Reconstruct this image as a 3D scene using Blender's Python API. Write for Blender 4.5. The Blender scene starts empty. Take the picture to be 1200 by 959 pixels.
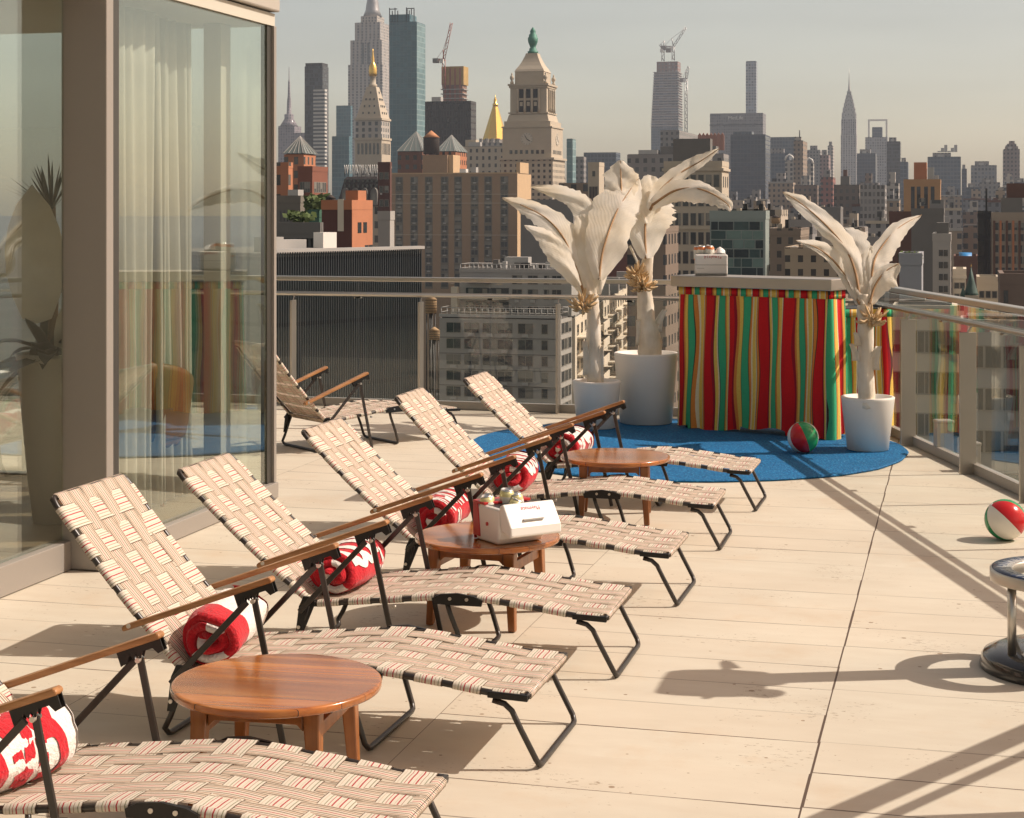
import bpy, math, random
from mathutils import Vector, Matrix
R = math.radians
random.seed(7)
SC = bpy.context.scene
COL = SC.collection

# ------------------------------------------------------------------ camera, sky, sun, exposure
YAW, CAMH, FPX, HORIZ = 14.7, 1.85, 2000.0, 245.0
cam = bpy.data.cameras.new('camera'); camo = bpy.data.objects.new('camera', cam); COL.objects.link(camo)
camo.location = (0, 0, CAMH); camo.rotation_euler = (R(90), 0, R(YAW))
cam.sensor_width = 36; cam.lens = 36*FPX/1200; cam.shift_y = -(479.5-HORIZ)/1200
cam.clip_start = .05; cam.clip_end = 30000
SC.camera = camo

SUN_EL, SUN_AZ = 45.0, 69.3            # azimuth clockwise from +Y
world = bpy.data.worlds.new("World"); SC.world = world; world.use_nodes = True
wn = world.node_tree.nodes; wl = world.node_tree.links; wn.clear()
sky = wn.new('ShaderNodeTexSky'); sky.sky_type = 'NISHITA'; sky.sun_disc = False
sky.sun_elevation = R(SUN_EL); sky.sun_rotation = R(SUN_AZ)
sky.air_density = 1.0; sky.dust_density = 1.5; sky.ozone_density = 1.0
tint = wn.new('ShaderNodeMix'); tint.data_type = 'RGBA'; tint.blend_type = 'MULTIPLY'; tint.inputs[0].default_value = 1
tint.inputs[7].default_value = (1.0, .86, .66, 1)
bg = wn.new('ShaderNodeBackground'); bg.inputs[1].default_value = .15
wo = wn.new('ShaderNodeOutputWorld')
wtc = wn.new('ShaderNodeTexCoord'); wsx = wn.new('ShaderNodeSeparateXYZ'); wl.new(wtc.outputs['Generated'], wsx.inputs[0])
wrp = wn.new('ShaderNodeValToRGB'); wl.new(wsx.outputs[2], wrp.inputs[0])
wrp.color_ramp.elements[0].position = .03; wrp.color_ramp.elements[0].color = (.67,.58,.515,1)
_e = wrp.color_ramp.elements.new(.12); _e.color = (.75,.60,.47,1)
wrp.color_ramp.elements[2].position = .24; wrp.color_ramp.elements[2].color = (1.16,.74,.45,1)
wmp = wn.new('ShaderNodeMapping'); wmp.inputs['Scale'].default_value = (3, 3, 26); wl.new(wtc.outputs['Generated'], wmp.inputs[0])
wnz = wn.new('ShaderNodeTexNoise'); wnz.inputs['Scale'].default_value = 1.2; wnz.inputs['Detail'].default_value = 6; wl.new(wmp.outputs[0], wnz.inputs['Vector'])
wmr = wn.new('ShaderNodeMapRange'); wmr.inputs[1].default_value = .3; wmr.inputs[2].default_value = .7; wmr.inputs[3].default_value = .93; wmr.inputs[4].default_value = 1.07; wl.new(wnz.outputs[0], wmr.inputs[0])
wsc = wn.new('ShaderNodeVectorMath'); wsc.operation = 'SCALE'; wl.new(wrp.outputs[0], wsc.inputs[0]); wl.new(wmr.outputs[0], wsc.inputs['Scale'])
wl.new(wsc.outputs[0], tint.inputs[7])
wl.new(sky.outputs[0], tint.inputs[6]); wl.new(tint.outputs[2], bg.inputs[0]); wl.new(bg.outputs[0], wo.inputs[0])
sl = bpy.data.lights.new('sun', 'SUN'); sl.energy = 3.55; sl.angle = R(.55); sl.color = (1, .895, .79)
so = bpy.data.objects.new('sun', sl); COL.objects.link(so)
sd = Vector((math.sin(R(SUN_AZ))*math.cos(R(SUN_EL)), math.cos(R(SUN_AZ))*math.cos(R(SUN_EL)), math.sin(R(SUN_EL))))
so.rotation_euler = sd.to_track_quat('Z', 'Y').to_euler(); so.location = (30, 10, 40)
SC.view_settings.view_transform = 'Standard'; SC.view_settings.look = 'None'
SC.view_settings.exposure = 0.54; SC.view_settings.gamma = 1
SC.render.engine = 'CYCLES'
SC.cycles.use_denoising = True
SC.cycles.max_bounces = 8; SC.cycles.transparent_max_bounces = 16; SC.cycles.volume_bounces = 0
SC.cycles.caustics_reflective = False; SC.cycles.caustics_refractive = False

# ------------------------------------------------------------------ measuring helpers
_c, _s = math.cos(R(YAW)), math.sin(R(YAW))
RT, FW, UP, CP = Vector((_c, _s, 0)), Vector((-_s, _c, 0)), Vector((0, 0, 1)), Vector((0, 0, CAMH))
def ray(px, py=HORIZ): return FW + RT*((px-600)/FPX) - UP*((py-HORIZ)/FPX)
def at(px, py, D): return CP + ray(px, py)*D
def ongr(px, py, z=0):
    d = ray(px, py); return CP + d*((z-CAMH)/d.z)
def onY(px, py, Y):
    d = ray(px, py); return CP + d*(Y/d.y)
def zat(py, D): return CAMH - (py-HORIZ)/FPX*D

# ------------------------------------------------------------------ material helpers
MATS = {}
def newmat(name):
    m = bpy.data.materials.new(name); m.use_nodes = True
    nt = m.node_tree; b = nt.nodes['Principled BSDF']
    return m, nt, b
def N(nt, t, **k):
    n = nt.nodes.new(t)
    for a, v in k.items(): setattr(n, a, v)
    return n
def setin(nt, sock, v):
    if hasattr(v, 'is_output') or isinstance(v, bpy.types.NodeSocket): nt.links.new(v, sock)
    else: sock.default_value = v
def mth(nt, op, a, b=None, c=None):
    n = N(nt, 'ShaderNodeMath', operation=op); setin(nt, n.inputs[0], a)
    if b is not None: setin(nt, n.inputs[1], b)
    if c is not None: setin(nt, n.inputs[2], c)
    return n.outputs[0]
def mix(nt, f, a, b, blend='MIX'):
    n = N(nt, 'ShaderNodeMix', data_type='RGBA', blend_type=blend)
    setin(nt, n.inputs[0], f)
    for i, v in ((6, a), (7, b)):
        if isinstance(v, tuple): n.inputs[i].default_value = (*v[:3], 1)
        else: nt.links.new(v, n.inputs[i])
    return n.outputs[2]
def noise(nt, vec, scale, detail=4, rough=.55):
    n = N(nt, 'ShaderNodeTexNoise'); n.inputs['Scale'].default_value = scale; n.inputs['Detail'].default_value = detail
    n.inputs['Roughness'].default_value = rough
    if vec is not None: nt.links.new(vec, n.inputs['Vector'])
    return n.outputs[0]
def ramp(nt, fac, stops, interp='LINEAR'):
    n = N(nt, 'ShaderNodeValToRGB'); cr = n.color_ramp; cr.interpolation = interp
    while len(cr.elements) < len(stops): cr.elements.new(.5)
    for e, (p, c) in zip(cr.elements, stops): e.position = p
    for e, (p, c) in zip(cr.elements, stops):
        e.position = p; e.color = (*c[:3], 1) if not isinstance(c, (int, float)) else (c, c, c, 1)
    nt.links.new(fac, n.inputs[0]); return n.outputs[0]
def bump(nt, b, h, strength=.3, dist=.01):
    n = N(nt, 'ShaderNodeBump'); n.inputs['Strength'].default_value = strength; n.inputs['Distance'].default_value = dist
    nt.links.new(h, n.inputs['Height']); nt.links.new(n.outputs[0], b.inputs['Normal'])
def plain(name, col, rough=.6, metal=0, var=.15, scale=8, bmp=0, spec=.5, coat=0):
    if name in MATS: return MATS[name]
    m, nt, b = newmat(name)
    tc = N(nt, 'ShaderNodeTexCoord')
    v = noise(nt, tc.outputs['Object'], scale)
    f = mth(nt, 'MULTIPLY_ADD', v, 2*var, 1-var)
    nt.links.new(mix(nt, 1.0, col, f, 'MULTIPLY') if False else vmul(nt, col, f), b.inputs['Base Color'])
    b.inputs['Roughness'].default_value = rough; b.inputs['Metallic'].default_value = metal
    b.inputs['Specular IOR Level'].default_value = spec
    if coat: b.inputs['Coat Weight'].default_value = coat; b.inputs['Coat Roughness'].default_value = .12
    if bmp:
        v2 = noise(nt, tc.outputs['Object'], scale*6, 3)
        bump(nt, b, v2, bmp, .01)
    MATS[name] = m; return m
def vmul(nt, col, f):
    n = N(nt, 'ShaderNodeVectorMath', operation='SCALE')
    if isinstance(col, tuple): n.inputs[0].default_value = col[:3]
    else: nt.links.new(col, n.inputs[0])
    setin(nt, n.inputs['Scale'], f); return n.outputs[0]

def facade(name, wall, glass, dx, dz, fw, fh, wv=.12, gv=1.6, du=0, dv=0, grough=.15):
    """wall with a grid of window cells laid in the block's own metres"""
    if name in MATS: return MATS[name]
    m, nt, b = newmat(name)
    tc = N(nt, 'ShaderNodeTexCoord'); sx = N(nt, 'ShaderNodeSeparateXYZ'); nt.links.new(tc.outputs['Object'], sx.inputs[0])
    sn = N(nt, 'ShaderNodeSeparateXYZ'); nt.links.new(tc.outputs['Normal'], sn.inputs[0])
    isx = mth(nt, 'GREATER_THAN', mth(nt, 'ABSOLUTE', sn.outputs[0]), .7)
    side = mth(nt, 'LESS_THAN', mth(nt, 'ABSOLUTE', sn.outputs[2]), .7)
    u = mth(nt, 'ADD', mth(nt, 'MULTIPLY', sx.outputs[1], isx), mth(nt, 'MULTIPLY', sx.outputs[0], mth(nt, 'SUBTRACT', 1.0, isx)))
    u = mth(nt, 'DIVIDE', mth(nt, 'ADD', u, du+500*dx), dx); v = mth(nt, 'DIVIDE', mth(nt, 'ADD', sx.outputs[2], dv+500*dz), dz)
    win = mth(nt, 'MULTIPLY', mth(nt, 'LESS_THAN', mth(nt, 'FRACT', u), fw), mth(nt, 'LESS_THAN', mth(nt, 'FRACT', v), fh))
    win = mth(nt, 'MULTIPLY', win, side)
    cx = N(nt, 'ShaderNodeCombineXYZ')
    nt.links.new(mth(nt, 'FLOOR', u), cx.inputs[0]); nt.links.new(mth(nt, 'FLOOR', v), cx.inputs[1]); nt.links.new(isx, cx.inputs[2])
    wnz = N(nt, 'ShaderNodeTexWhiteNoise'); nt.links.new(cx.outputs[0], wnz.inputs[0])
    g = vmul(nt, glass, mth(nt, 'MULTIPLY_ADD', mth(nt, 'POWER', wnz.outputs[0], 2.0), gv, 1-gv*.345))
    w = vmul(nt, wall, mth(nt, 'MULTIPLY_ADD', noise(nt, tc.outputs['Object'], .12, 6), 2*wv, 1-wv))
    nt.links.new(mix(nt, win, w, g), b.inputs['Base Color'])
    nt.links.new(mth(nt, 'MULTIPLY_ADD', win, grough-.85, .85), b.inputs['Roughness'])
    b.inputs['Specular IOR Level'].default_value = .5
    MATS[name] = m; return m

# ------------------------------------------------------------------ mesh builder
class MB:
    def __init__(s): s.v = []; s.f = []; s.m = []; s.uv = []; s.sm = []
    def face(s, idx, mi=0, uv=None, smooth=False):
        s.f.append(tuple(idx)); s.m.append(mi); s.uv.append(uv); s.sm.append(smooth)
    def box(s, x0, x1, y0, y1, z0, z1, mi=0, M=None):
        b = len(s.v)
        P = [Vector(p) for p in ((x0,y0,z0),(x1,y0,z0),(x1,y1,z0),(x0,y1,z0),(x0,y0,z1),(x1,y0,z1),(x1,y1,z1),(x0,y1,z1))]
        if M is not None: P = [M @ p for p in P]
        s.v += P
        for q in ((0,3,2,1),(4,5,6,7),(0,1,5,4),(1,2,6,5),(2,3,7,6),(3,0,4,7)): s.face([b+i for i in q], mi)
        return s
    def bar(s, a, b_, w, h, mi=0, up=Vector((0,0,1))):
        a, b_ = Vector(a), Vector(b_); d = (b_-a); L = d.length; d.normalize()
        sd_ = d.cross(up)
        if sd_.length < 1e-4: sd_ = Vector((1,0,0))
        sd_.normalize(); u2 = sd_.cross(d)
        M = Matrix(((d.x, sd_.x, u2.x, a.x), (d.y, sd_.y, u2.y, a.y), (d.z, sd_.z, u2.z, a.z), (0,0,0,1)))
        return s.box(0, L, -w/2, w/2, -h/2, h/2, mi, M)
    def loft(s, rings, mi=0, closed=True, cap=True, smooth=True, uvf=None):
        b = len(s.v); n = len(rings[0])
        for r in rings: s.v += [Vector(p) for p in r]
        for i in range(len(rings)-1):
            for j in range(n if closed else n-1):
                k = (j+1) % n
                uv = None
                if uvf: uv = [uvf(i, j), uvf(i, j+1), uvf(i+1, j+1), uvf(i+1, j)]
                s.face((b+i*n+j, b+i*n+k, b+(i+1)*n+k, b+(i+1)*n+j), mi, uv, smooth)
        if cap and closed:
            s.face([b+j for j in range(n)][::-1], mi); s.face([b+(len(rings)-1)*n+j for j in range(n)], mi)
        return s
    def lathe(s, prof, n=24, mi=0, c=(0,0,0), smooth=True, cap=True, rot=0):
        c = Vector(c)
        rings = [[c+Vector((r*math.cos(2*math.pi*j/n+rot), r*math.sin(2*math.pi*j/n+rot), z)) for j in range(n)] for r, z in prof]
        return s.loft(rings, mi, True, cap, smooth)
    def tube(s, pts, r, n=8, mi=0, cap=True, smooth=True):
        pts = [Vector(p) for p in pts]; rings = []
        rr = r if isinstance(r, (list, tuple)) else [r]*len(pts)
        ref = None
        for i, p in enumerate(pts):
            d = (pts[min(i+1, len(pts)-1)]-pts[max(i-1, 0)]).normalized()
            if ref is None:
                ref = d.cross(Vector((0,0,1)))
                if ref.length < .01: ref = d.cross(Vector((0,1,0)))
            a = (ref - d*ref.dot(d)).normalized(); ref = a; b2 = d.cross(a)
            rings.append([p+a*(rr[i]*math.cos(2*math.pi*j/n))+b2*(rr[i]*math.sin(2*math.pi*j/n)) for j in range(n)])
        return s.loft(rings, mi, True, cap, smooth)
    def prism(s, poly, h0, h1, axis='y', mi=0, M=None):
        """poly = 2-D outline; extruded along an axis"""
        def mk(p, h):
            q = Vector((p[0], h, p[1])) if axis == 'y' else (Vector((h, p[0], p[1])) if axis == 'x' else Vector((p[0], p[1], h)))
            return M @ q if M is not None else q
        b = len(s.v); n = len(poly)
        s.v += [mk(p, h0) for p in poly] + [mk(p, h1) for p in poly]
        for j in range(n):
            k = (j+1) % n; s.face((b+j, b+k, b+n+k, b+n+j), mi)
        s.face([b+j for j in range(n)][::-1], mi); s.face([b+n+j for j in range(n)], mi)
        return s
    def mesh(s, name, mats):
        me = bpy.data.meshes.new(name); me.from_pydata([tuple(p) for p in s.v], [], s.f)
        for m in (mats if isinstance(mats, (list, tuple)) else [mats]): me.materials.append(m)
        me.polygons.foreach_set('material_index', s.m); me.polygons.foreach_set('use_smooth', s.sm)
        if any(u is not None for u in s.uv):
            ul = me.uv_layers.new(name='UVMap'); k = 0
            for f, u in zip(s.f, s.uv):
                for i in range(len(f)):
                    if u is not None: ul.data[k].uv = u[i]
                    k += 1
        me.update()
        return me
    def fixnormals(s, me):
        import bmesh
        bm = bmesh.new(); bm.from_mesh(me); bmesh.ops.recalc_face_normals(bm, faces=bm.faces); bm.to_mesh(me); bm.free()
    def build(s, name, mats, parent=None, loc=(0,0,0), rotz=0, fix=True, bevel=0, subsurf=0, solid=0):
        me = s.mesh(name, mats)
        if fix: s.fixnormals(me)
        o = bpy.data.objects.new(name, me); COL.objects.link(o)
        o.location = loc; o.rotation_euler = (0, 0, rotz)
        if parent is not None: o.parent = parent
        if solid:
            md = o.modifiers.new('solid', 'SOLIDIFY'); md.thickness = solid; md.offset = 0
        if bevel:
            md = o.modifiers.new('bevel', 'BEVEL'); md.width = bevel; md.segments = 2; md.limit_method = 'ANGLE'; md.angle_limit = R(40)
        if subsurf:
            md = o.modifiers.new('sub', 'SUBSURF'); md.levels = subsurf; md.render_levels = subsurf
        return o
def tag(o, label=None, cat=None, group=None, kind=None):
    if label: o['label'] = label
    if cat: o['category'] = cat
    if group: o['group'] = group
    if kind: o['kind'] = kind
    return o
def empty(name, loc=(0,0,0), rotz=0):
    o = bpy.data.objects.new(name, None); COL.objects.link(o); o.location = loc; o.rotation_euler = (0,0,rotz); o.empty_display_size = .1
    return o
def kids(o): return [c for c in bpy.data.objects if c.parent == o]
KIDS = {}
def copy_tree(o, parent=None):
    c = o.copy(); COL.objects.link(c); c.parent = parent
    for ch in KIDS_of(o): copy_tree(ch, c)
    return c
def KIDS_of(o): return [c for c in list(o.children)]
def smooth_poly(pts, n=6):
    """Catmull-Rom through 2-D/3-D points"""
    P = [Vector(p) for p in pts]; out = []
    for i in range(len(P)-1):
        p0, p1, p2, p3 = P[max(i-1,0)], P[i], P[i+1], P[min(i+2,len(P)-1)]
        for k in range(n):
            t = k/n
            out.append(.5*((2*p1)+(p2-p0)*t+(2*p0-5*p1+4*p2-p3)*t*t+(3*p1-p0-3*p2+p3)*t**3))
    out.append(P[-1]); return out
def lerp_list(vals, t):
    x = t*(len(vals)-1); i = min(int(x), len(vals)-2); return vals[i]+(vals[i+1]-vals[i])*(x-i)
def text_mesh(txt, size, thick, name, m, align='CENTER', space=1.0, font=None):
    cu = bpy.data.curves.new(name, 'FONT'); cu.body = txt; cu.size = size; cu.extrude = thick; cu.align_x = align; cu.align_y = 'CENTER'
    cu.space_character = space; cu.resolution_u = 3
    o = bpy.data.objects.new(name, cu); COL.objects.link(o)
    dg = bpy.context.evaluated_depsgraph_get(); me = bpy.data.meshes.new_from_object(o.evaluated_get(dg))
    bpy.data.objects.remove(o); me.materials.clear(); me.materials.append(m)
    o = bpy.data.objects.new(name, me); COL.objects.link(o); return o

# ------------------------------------------------------------------ materials
def mat_travertine():
    m, nt, b = newmat('travertine')
    tc = N(nt, 'ShaderNodeTexCoord'); sx = N(nt, 'ShaderNodeSeparateXYZ'); nt.links.new(tc.outputs['Object'], sx.inputs[0])
    PX, PY = 1.37, .335
    u = mth(nt, 'DIVIDE', mth(nt, 'ADD', sx.outputs[0], .472+PX*40), PX)
    colx = mth(nt, 'FLOOR', u)
    wn1 = N(nt, 'ShaderNodeTexWhiteNoise', noise_dimensions='1D'); nt.links.new(colx, wn1.inputs['W'])
    v = mth(nt, 'ADD', mth(nt, 'DIVIDE', mth(nt, 'ADD', sx.outputs[1], PY*40), PY), mth(nt, 'MULTIPLY', wn1.outputs[0], .55))
    row = mth(nt, 'FLOOR', v)
    cb = N(nt, 'ShaderNodeCombineXYZ'); nt.links.new(colx, cb.inputs[0]); nt.links.new(row, cb.inputs[1])
    wn2 = N(nt, 'ShaderNodeTexWhiteNoise', noise_dimensions='2D'); nt.links.new(cb.outputs[0], wn2.inputs[0])
    # distances to the joints
    fu = mth(nt, 'FRACT', u); fv = mth(nt, 'FRACT', v)
    du = mth(nt, 'MULTIPLY', mth(nt, 'MINIMUM', fu, mth(nt, 'SUBTRACT', 1.0, fu)), PX)
    dv = mth(nt, 'MULTIPLY', mth(nt, 'MINIMUM', fv, mth(nt, 'SUBTRACT', 1.0, fv)), PY)
    # the long expansion joint is open, the others are tight
    main = mth(nt, 'LESS_THAN', mth(nt, 'ABSOLUTE', mth(nt, 'ADD', sx.outputs[0], .472)), .2)
    wob = noise(nt, tc.outputs['Object'], 1.3, 2)
    ju = mth(nt, 'LESS_THAN', du, mth(nt, 'MULTIPLY_ADD', mth(nt, 'MULTIPLY', main, mth(nt, 'MULTIPLY_ADD', wn2.outputs[0], 1.0, .15)), .0042, .0012))
    jw = mth(nt, 'MULTIPLY', mth(nt, 'MAXIMUM', mth(nt, 'SUBTRACT', wob, .38), 0.0), .012)
    nr_ = N(nt, 'ShaderNodeTexWhiteNoise', noise_dimensions='2D'); cj = N(nt, 'ShaderNodeCombineXYZ'); nt.links.new(colx, cj.inputs[0]); nt.links.new(mth(nt, 'ROUND', v), cj.inputs[1]); nt.links.new(cj.outputs[0], nr_.inputs[0])
    vis = mth(nt, 'MULTIPLY', mth(nt, 'GREATER_THAN', nr_.outputs[0], .22), mth(nt, 'MULTIPLY_ADD', nr_.outputs[0], .8, .2))
    jv = mth(nt, 'MULTIPLY', mth(nt, 'LESS_THAN', dv, mth(nt, 'ADD', jw, .0019)), vis)
    j = mth(nt, 'MAXIMUM', ju, jv)
    # veins and pits run along the slab
    mp = N(nt, 'ShaderNodeMapping'); mp.inputs['Scale'].default_value = (1.0, 2.6, 1); nt.links.new(tc.outputs['Object'], mp.inputs[0])
    off = N(nt, 'ShaderNodeVectorMath', operation='ADD'); nt.links.new(mp.outputs[0], off.inputs[0])
    sc = N(nt, 'ShaderNodeVectorMath', operation='SCALE'); nt.links.new(wn2.outputs[1], sc.inputs[0]); sc.inputs['Scale'].default_value = 30
    nt.links.new(sc.outputs[0], off.inputs[1])
    vein = noise(nt, off.outputs[0], 3.2, 8, .62); big = noise(nt, tc.outputs['Object'], .9, 3)
    c = ramp(nt, vein, [(.2, (.59, .52, .405)), (.42, (.63, .568, .455)), (.62, (.66, .605, .49)), (.8, (.69, .645, .54))])
    c = mix(nt, mth(nt, 'MULTIPLY', wn2.outputs[0], .35), c, (.62, .53, .41))
    c = vmul(nt, c, mth(nt, 'MULTIPLY_ADD', big, .24, .77))
    mp2 = N(nt, 'ShaderNodeMapping'); mp2.inputs['Scale'].default_value = (26, 58, 1); nt.links.new(tc.outputs['Object'], mp2.inputs[0])
    pit = noise(nt, mp2.outputs[0], 1.0, 3, .7); clus = noise(nt, tc.outputs['Object'], 2.1, 3)
    pits = mth(nt, 'GREATER_THAN', mth(nt, 'MULTIPLY', pit, mth(nt, 'MULTIPLY_ADD', clus, 1.1, .45)), .71)
    vo = N(nt, 'ShaderNodeTexVoronoi', feature='F1'); vo.inputs['Scale'].default_value = 13; nt.links.new(tc.outputs['Object'], vo.inputs['Vector'])
    vs = N(nt, 'ShaderNodeSeparateColor'); nt.links.new(vo.outputs['Color'], vs.inputs[0])
    rad = mth(nt, 'MULTIPLY', mth(nt, 'MAXIMUM', mth(nt, 'SUBTRACT', mth(nt, 'MULTIPLY', vs.outputs[0], mth(nt, 'MULTIPLY_ADD', clus, 1.2, .35)), .52), 0.0), .26)
    dots = mth(nt, 'LESS_THAN', vo.outputs['Distance'], rad)
    c = mix(nt, mth(nt, 'MULTIPLY', dots, .8), c, (.22, .14, .075))
    c = mix(nt, mth(nt, 'MULTIPLY', pits, .6), c, (.20, .13, .07))
    rust = mth(nt, 'MULTIPLY', ramp(nt, noise(nt, tc.outputs['Object'], 1.7, 6, .7), [(.56, 0.0), (.72, 1.0)]), .28)
    c = mix(nt, rust, c, (.50, .33, .18))
    c = mix(nt, j, c, (.085, .052, .032))
    nt.links.new(c, b.inputs['Base Color']); b.inputs['Roughness'].default_value = .62
    h = mth(nt, 'SUBTRACT', mth(nt, 'MULTIPLY', vein, .25), mth(nt, 'MAXIMUM', j, pits))
    bump(nt, b, h, .25, .004)
    return m
M_DECK = mat_travertine()

def mat_webbing(name, st):
    m, nt, b = newmat(name)
    uv = N(nt, 'ShaderNodeUVMap'); sx = N(nt, 'ShaderNodeSeparateXYZ'); nt.links.new(uv.outputs[0], sx.inputs[0])
    c = ramp(nt, sx.outputs[0], st, 'CONSTANT')
    tc = N(nt, 'ShaderNodeTexCoord')
    mp = N(nt, 'ShaderNodeMapping'); mp.inputs['Scale'].default_value = (70, 520, 1); nt.links.new(uv.outputs[0], mp.inputs[0])
    yarn = noise(nt, mp.outputs[0], 1.0, 2); dirt = noise(nt, tc.outputs['Object'], 3.0, 4)
    c = vmul(nt, c, mth(nt, 'MULTIPLY', mth(nt, 'MULTIPLY_ADD', yarn, .5, .75), mth(nt, 'MULTIPLY_ADD', dirt, .3, .85)))
    nt.links.new(c, b.inputs['Base Color']); b.inputs['Roughness'].default_value = .8
    b.inputs['Specular IOR Level'].default_value = .25
    # thin cloth lets some light through
    tr = N(nt, 'ShaderNodeBsdfTranslucent'); nt.links.new(c, tr.inputs[0])
    ms = N(nt, 'ShaderNodeMixShader'); ms.inputs[0].default_value = .22
    nt.links.new(b.outputs[0], ms.inputs[1]); nt.links.new(tr.outputs[0], ms.inputs[2])
    nt.links.new(ms.outputs[0], nt.nodes['Material Output'].inputs[0])
    bump(nt, b, yarn, .35, .002)
    return m
_cr, _br, _rd, _gr, _tn, _ds = (.73,.67,.56), (.12,.075,.05), (.44,.05,.06), (.30,.29,.19), (.63,.535,.42), (.36,.20,.13)
M_WEB = mat_webbing('webbing_warp', [(0,_tn),(.04,_br),(.09,_tn),(.17,_ds),(.22,_cr),(.29,_br),(.335,_tn),(.41,_cr),(.455,_rd),(.505,_cr),(.56,_tn),(.64,_br),(.685,_cr),(.76,_ds),(.81,_tn),(.89,_br),(.935,_tn)])
M_WEFT = mat_webbing('webbing_weft', [(0,_br),(.025,_cr),(.10,_gr),(.13,_cr),(.235,_ds),(.255,_cr),(.34,_rd),(.385,_cr),(.43,_tn),(.455,_cr),(.555,_rd),(.60,_cr),(.68,_rd),(.70,_cr),(.77,_gr),(.80,_cr),(.88,_tn),(.91,_cr),(.975,_br)])


def mat_wood(name, ca, cb_, cc, scale=(1.5, 26, 26), rough=.32, coat=.35):
    m, nt, b = newmat(name)
    tc = N(nt, 'ShaderNodeTexCoord'); mp = N(nt, 'ShaderNodeMapping'); mp.inputs['Scale'].default_value = scale
    nt.links.new(tc.outputs['Object'], mp.inputs[0])
    g = noise(nt, mp.outputs[0], 1.0, 6, .6)
    c = ramp(nt, g, [(.28, ca), (.5, cb_), (.72, cc)])
    nt.links.new(c, b.inputs['Base Color']); b.inputs['Roughness'].default_value = rough
    b.inputs['Coat Weight'].default_value = coat; b.inputs['Coat Roughness'].default_value = .16
    bump(nt, b, g, .08, .003)
    return m, nt, b, c, tc
M_ARM = mat_wood('honey_wood', (.24, .10, .03), (.36, .165, .055), (.46, .23, .09), (2, 40, 40), .4, .25)[0]
def mat_tabletop():
    m, nt, b, c, tc = mat_wood('teak_boards', (.19, .047, .009), (.37, .115, .017), (.47, .17, .030), (1.4, 22, 22), .22, .7)
    sx = N(nt, 'ShaderNodeSeparateXYZ'); nt.links.new(tc.outputs['Object'], sx.inputs[0])
    row = mth(nt, 'FLOOR', mth(nt, 'DIVIDE', mth(nt, 'ADD', sx.outputs[1], 4.985), .094))
    w = N(nt, 'ShaderNodeTexWhiteNoise', noise_dimensions='1D'); nt.links.new(row, w.inputs['W'])
    c2 = vmul(nt, c, mth(nt, 'MULTIPLY_ADD', w.outputs[0], .6, .68))
    fr = mth(nt, 'FRACT', mth(nt, 'DIVIDE', mth(nt, 'ADD', sx.outputs[1], 4.985), .094))
    c3 = mix(nt, mth(nt, 'LESS_THAN', fr, .018), c2, (.05, .015, .006))
    nt.links.new(c3, b.inputs['Base Color']); return m
M_TOP = mat_tabletop()
M_LEG = mat_wood('teak_legs', (.16, .05, .012), (.29, .10, .020), (.38, .145, .033), (20, 20, 2), .35, .3)[0]

M_TUBE = plain('dark_brown_enamel', (.022, .016, .012), .35, .0, .25, 20, spec=.6)
M_BLACK = plain('black_steel', (.012, .011, .010), .4, .3, .3, 20)
M_STEEL = plain('brushed_steel', (.55, .52, .47), .34, 1.0, .08, 3)
M_STEELP = plain('satin_steel_plate', (.47, .43, .38), .42, 1.0, .12, 2)
M_ALU = plain('bronze_anodised_aluminium', (.34, .31, .275), .5, .3, .05, 2)
M_ALUD = plain('dark_frame_aluminium', (.09, .085, .075), .4, .5, .1, 3)
M_FASCIA = plain('pale_fascia_metal', (.55, .50, .43), .45, .4, .05, 2)
M_WHITE = plain('white_plastic', (.78, .75, .70), .35, 0, .05, 4)
M_POT = plain('white_planter_resin', (.80, .755, .69), .45, 0, .05, 5, .05)
M_SOIL = plain('sand_fill', (.42, .31, .20), .95, 0, .4, 40, .5)
M_REDP = plain('red_plastic', (.45, .018, .02), .3, 0, .08, 5)
M_REDTXT = plain('red_print', (.5, .02, .03), .5, 0, .05, 5)
M_GREENP = plain('green_vinyl', (.015, .27, .09), .22, 0, .06, 5)
M_REDV = plain('red_vinyl', (.55, .012, .016), .22, 0, .06, 5)
M_WHITEV = plain('white_vinyl', (.78, .74, .66), .25, 0, .06, 5)
M_RIB = plain('dry_midrib', (.33, .19, .085), .7, 0, .3, 15)
M_BUNCH = plain('dried_bananas', (.58, .41, .22), .65, 0, .35, 14, .2)
M_CAN = plain('yellow_can_print', (.66, .60, .30), .35, .3, .2, 18)
M_CANLID = plain('can_lid', (.62, .62, .60), .28, 1, .1, 20)
M_CANORG = plain('orange_can_print', (.75, .25, .10), .35, .2, .3, 25)
M_ICE = plain('ice_bag_plastic', (.75, .74, .72), .2, 0, .1, 30, .5)

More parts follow.
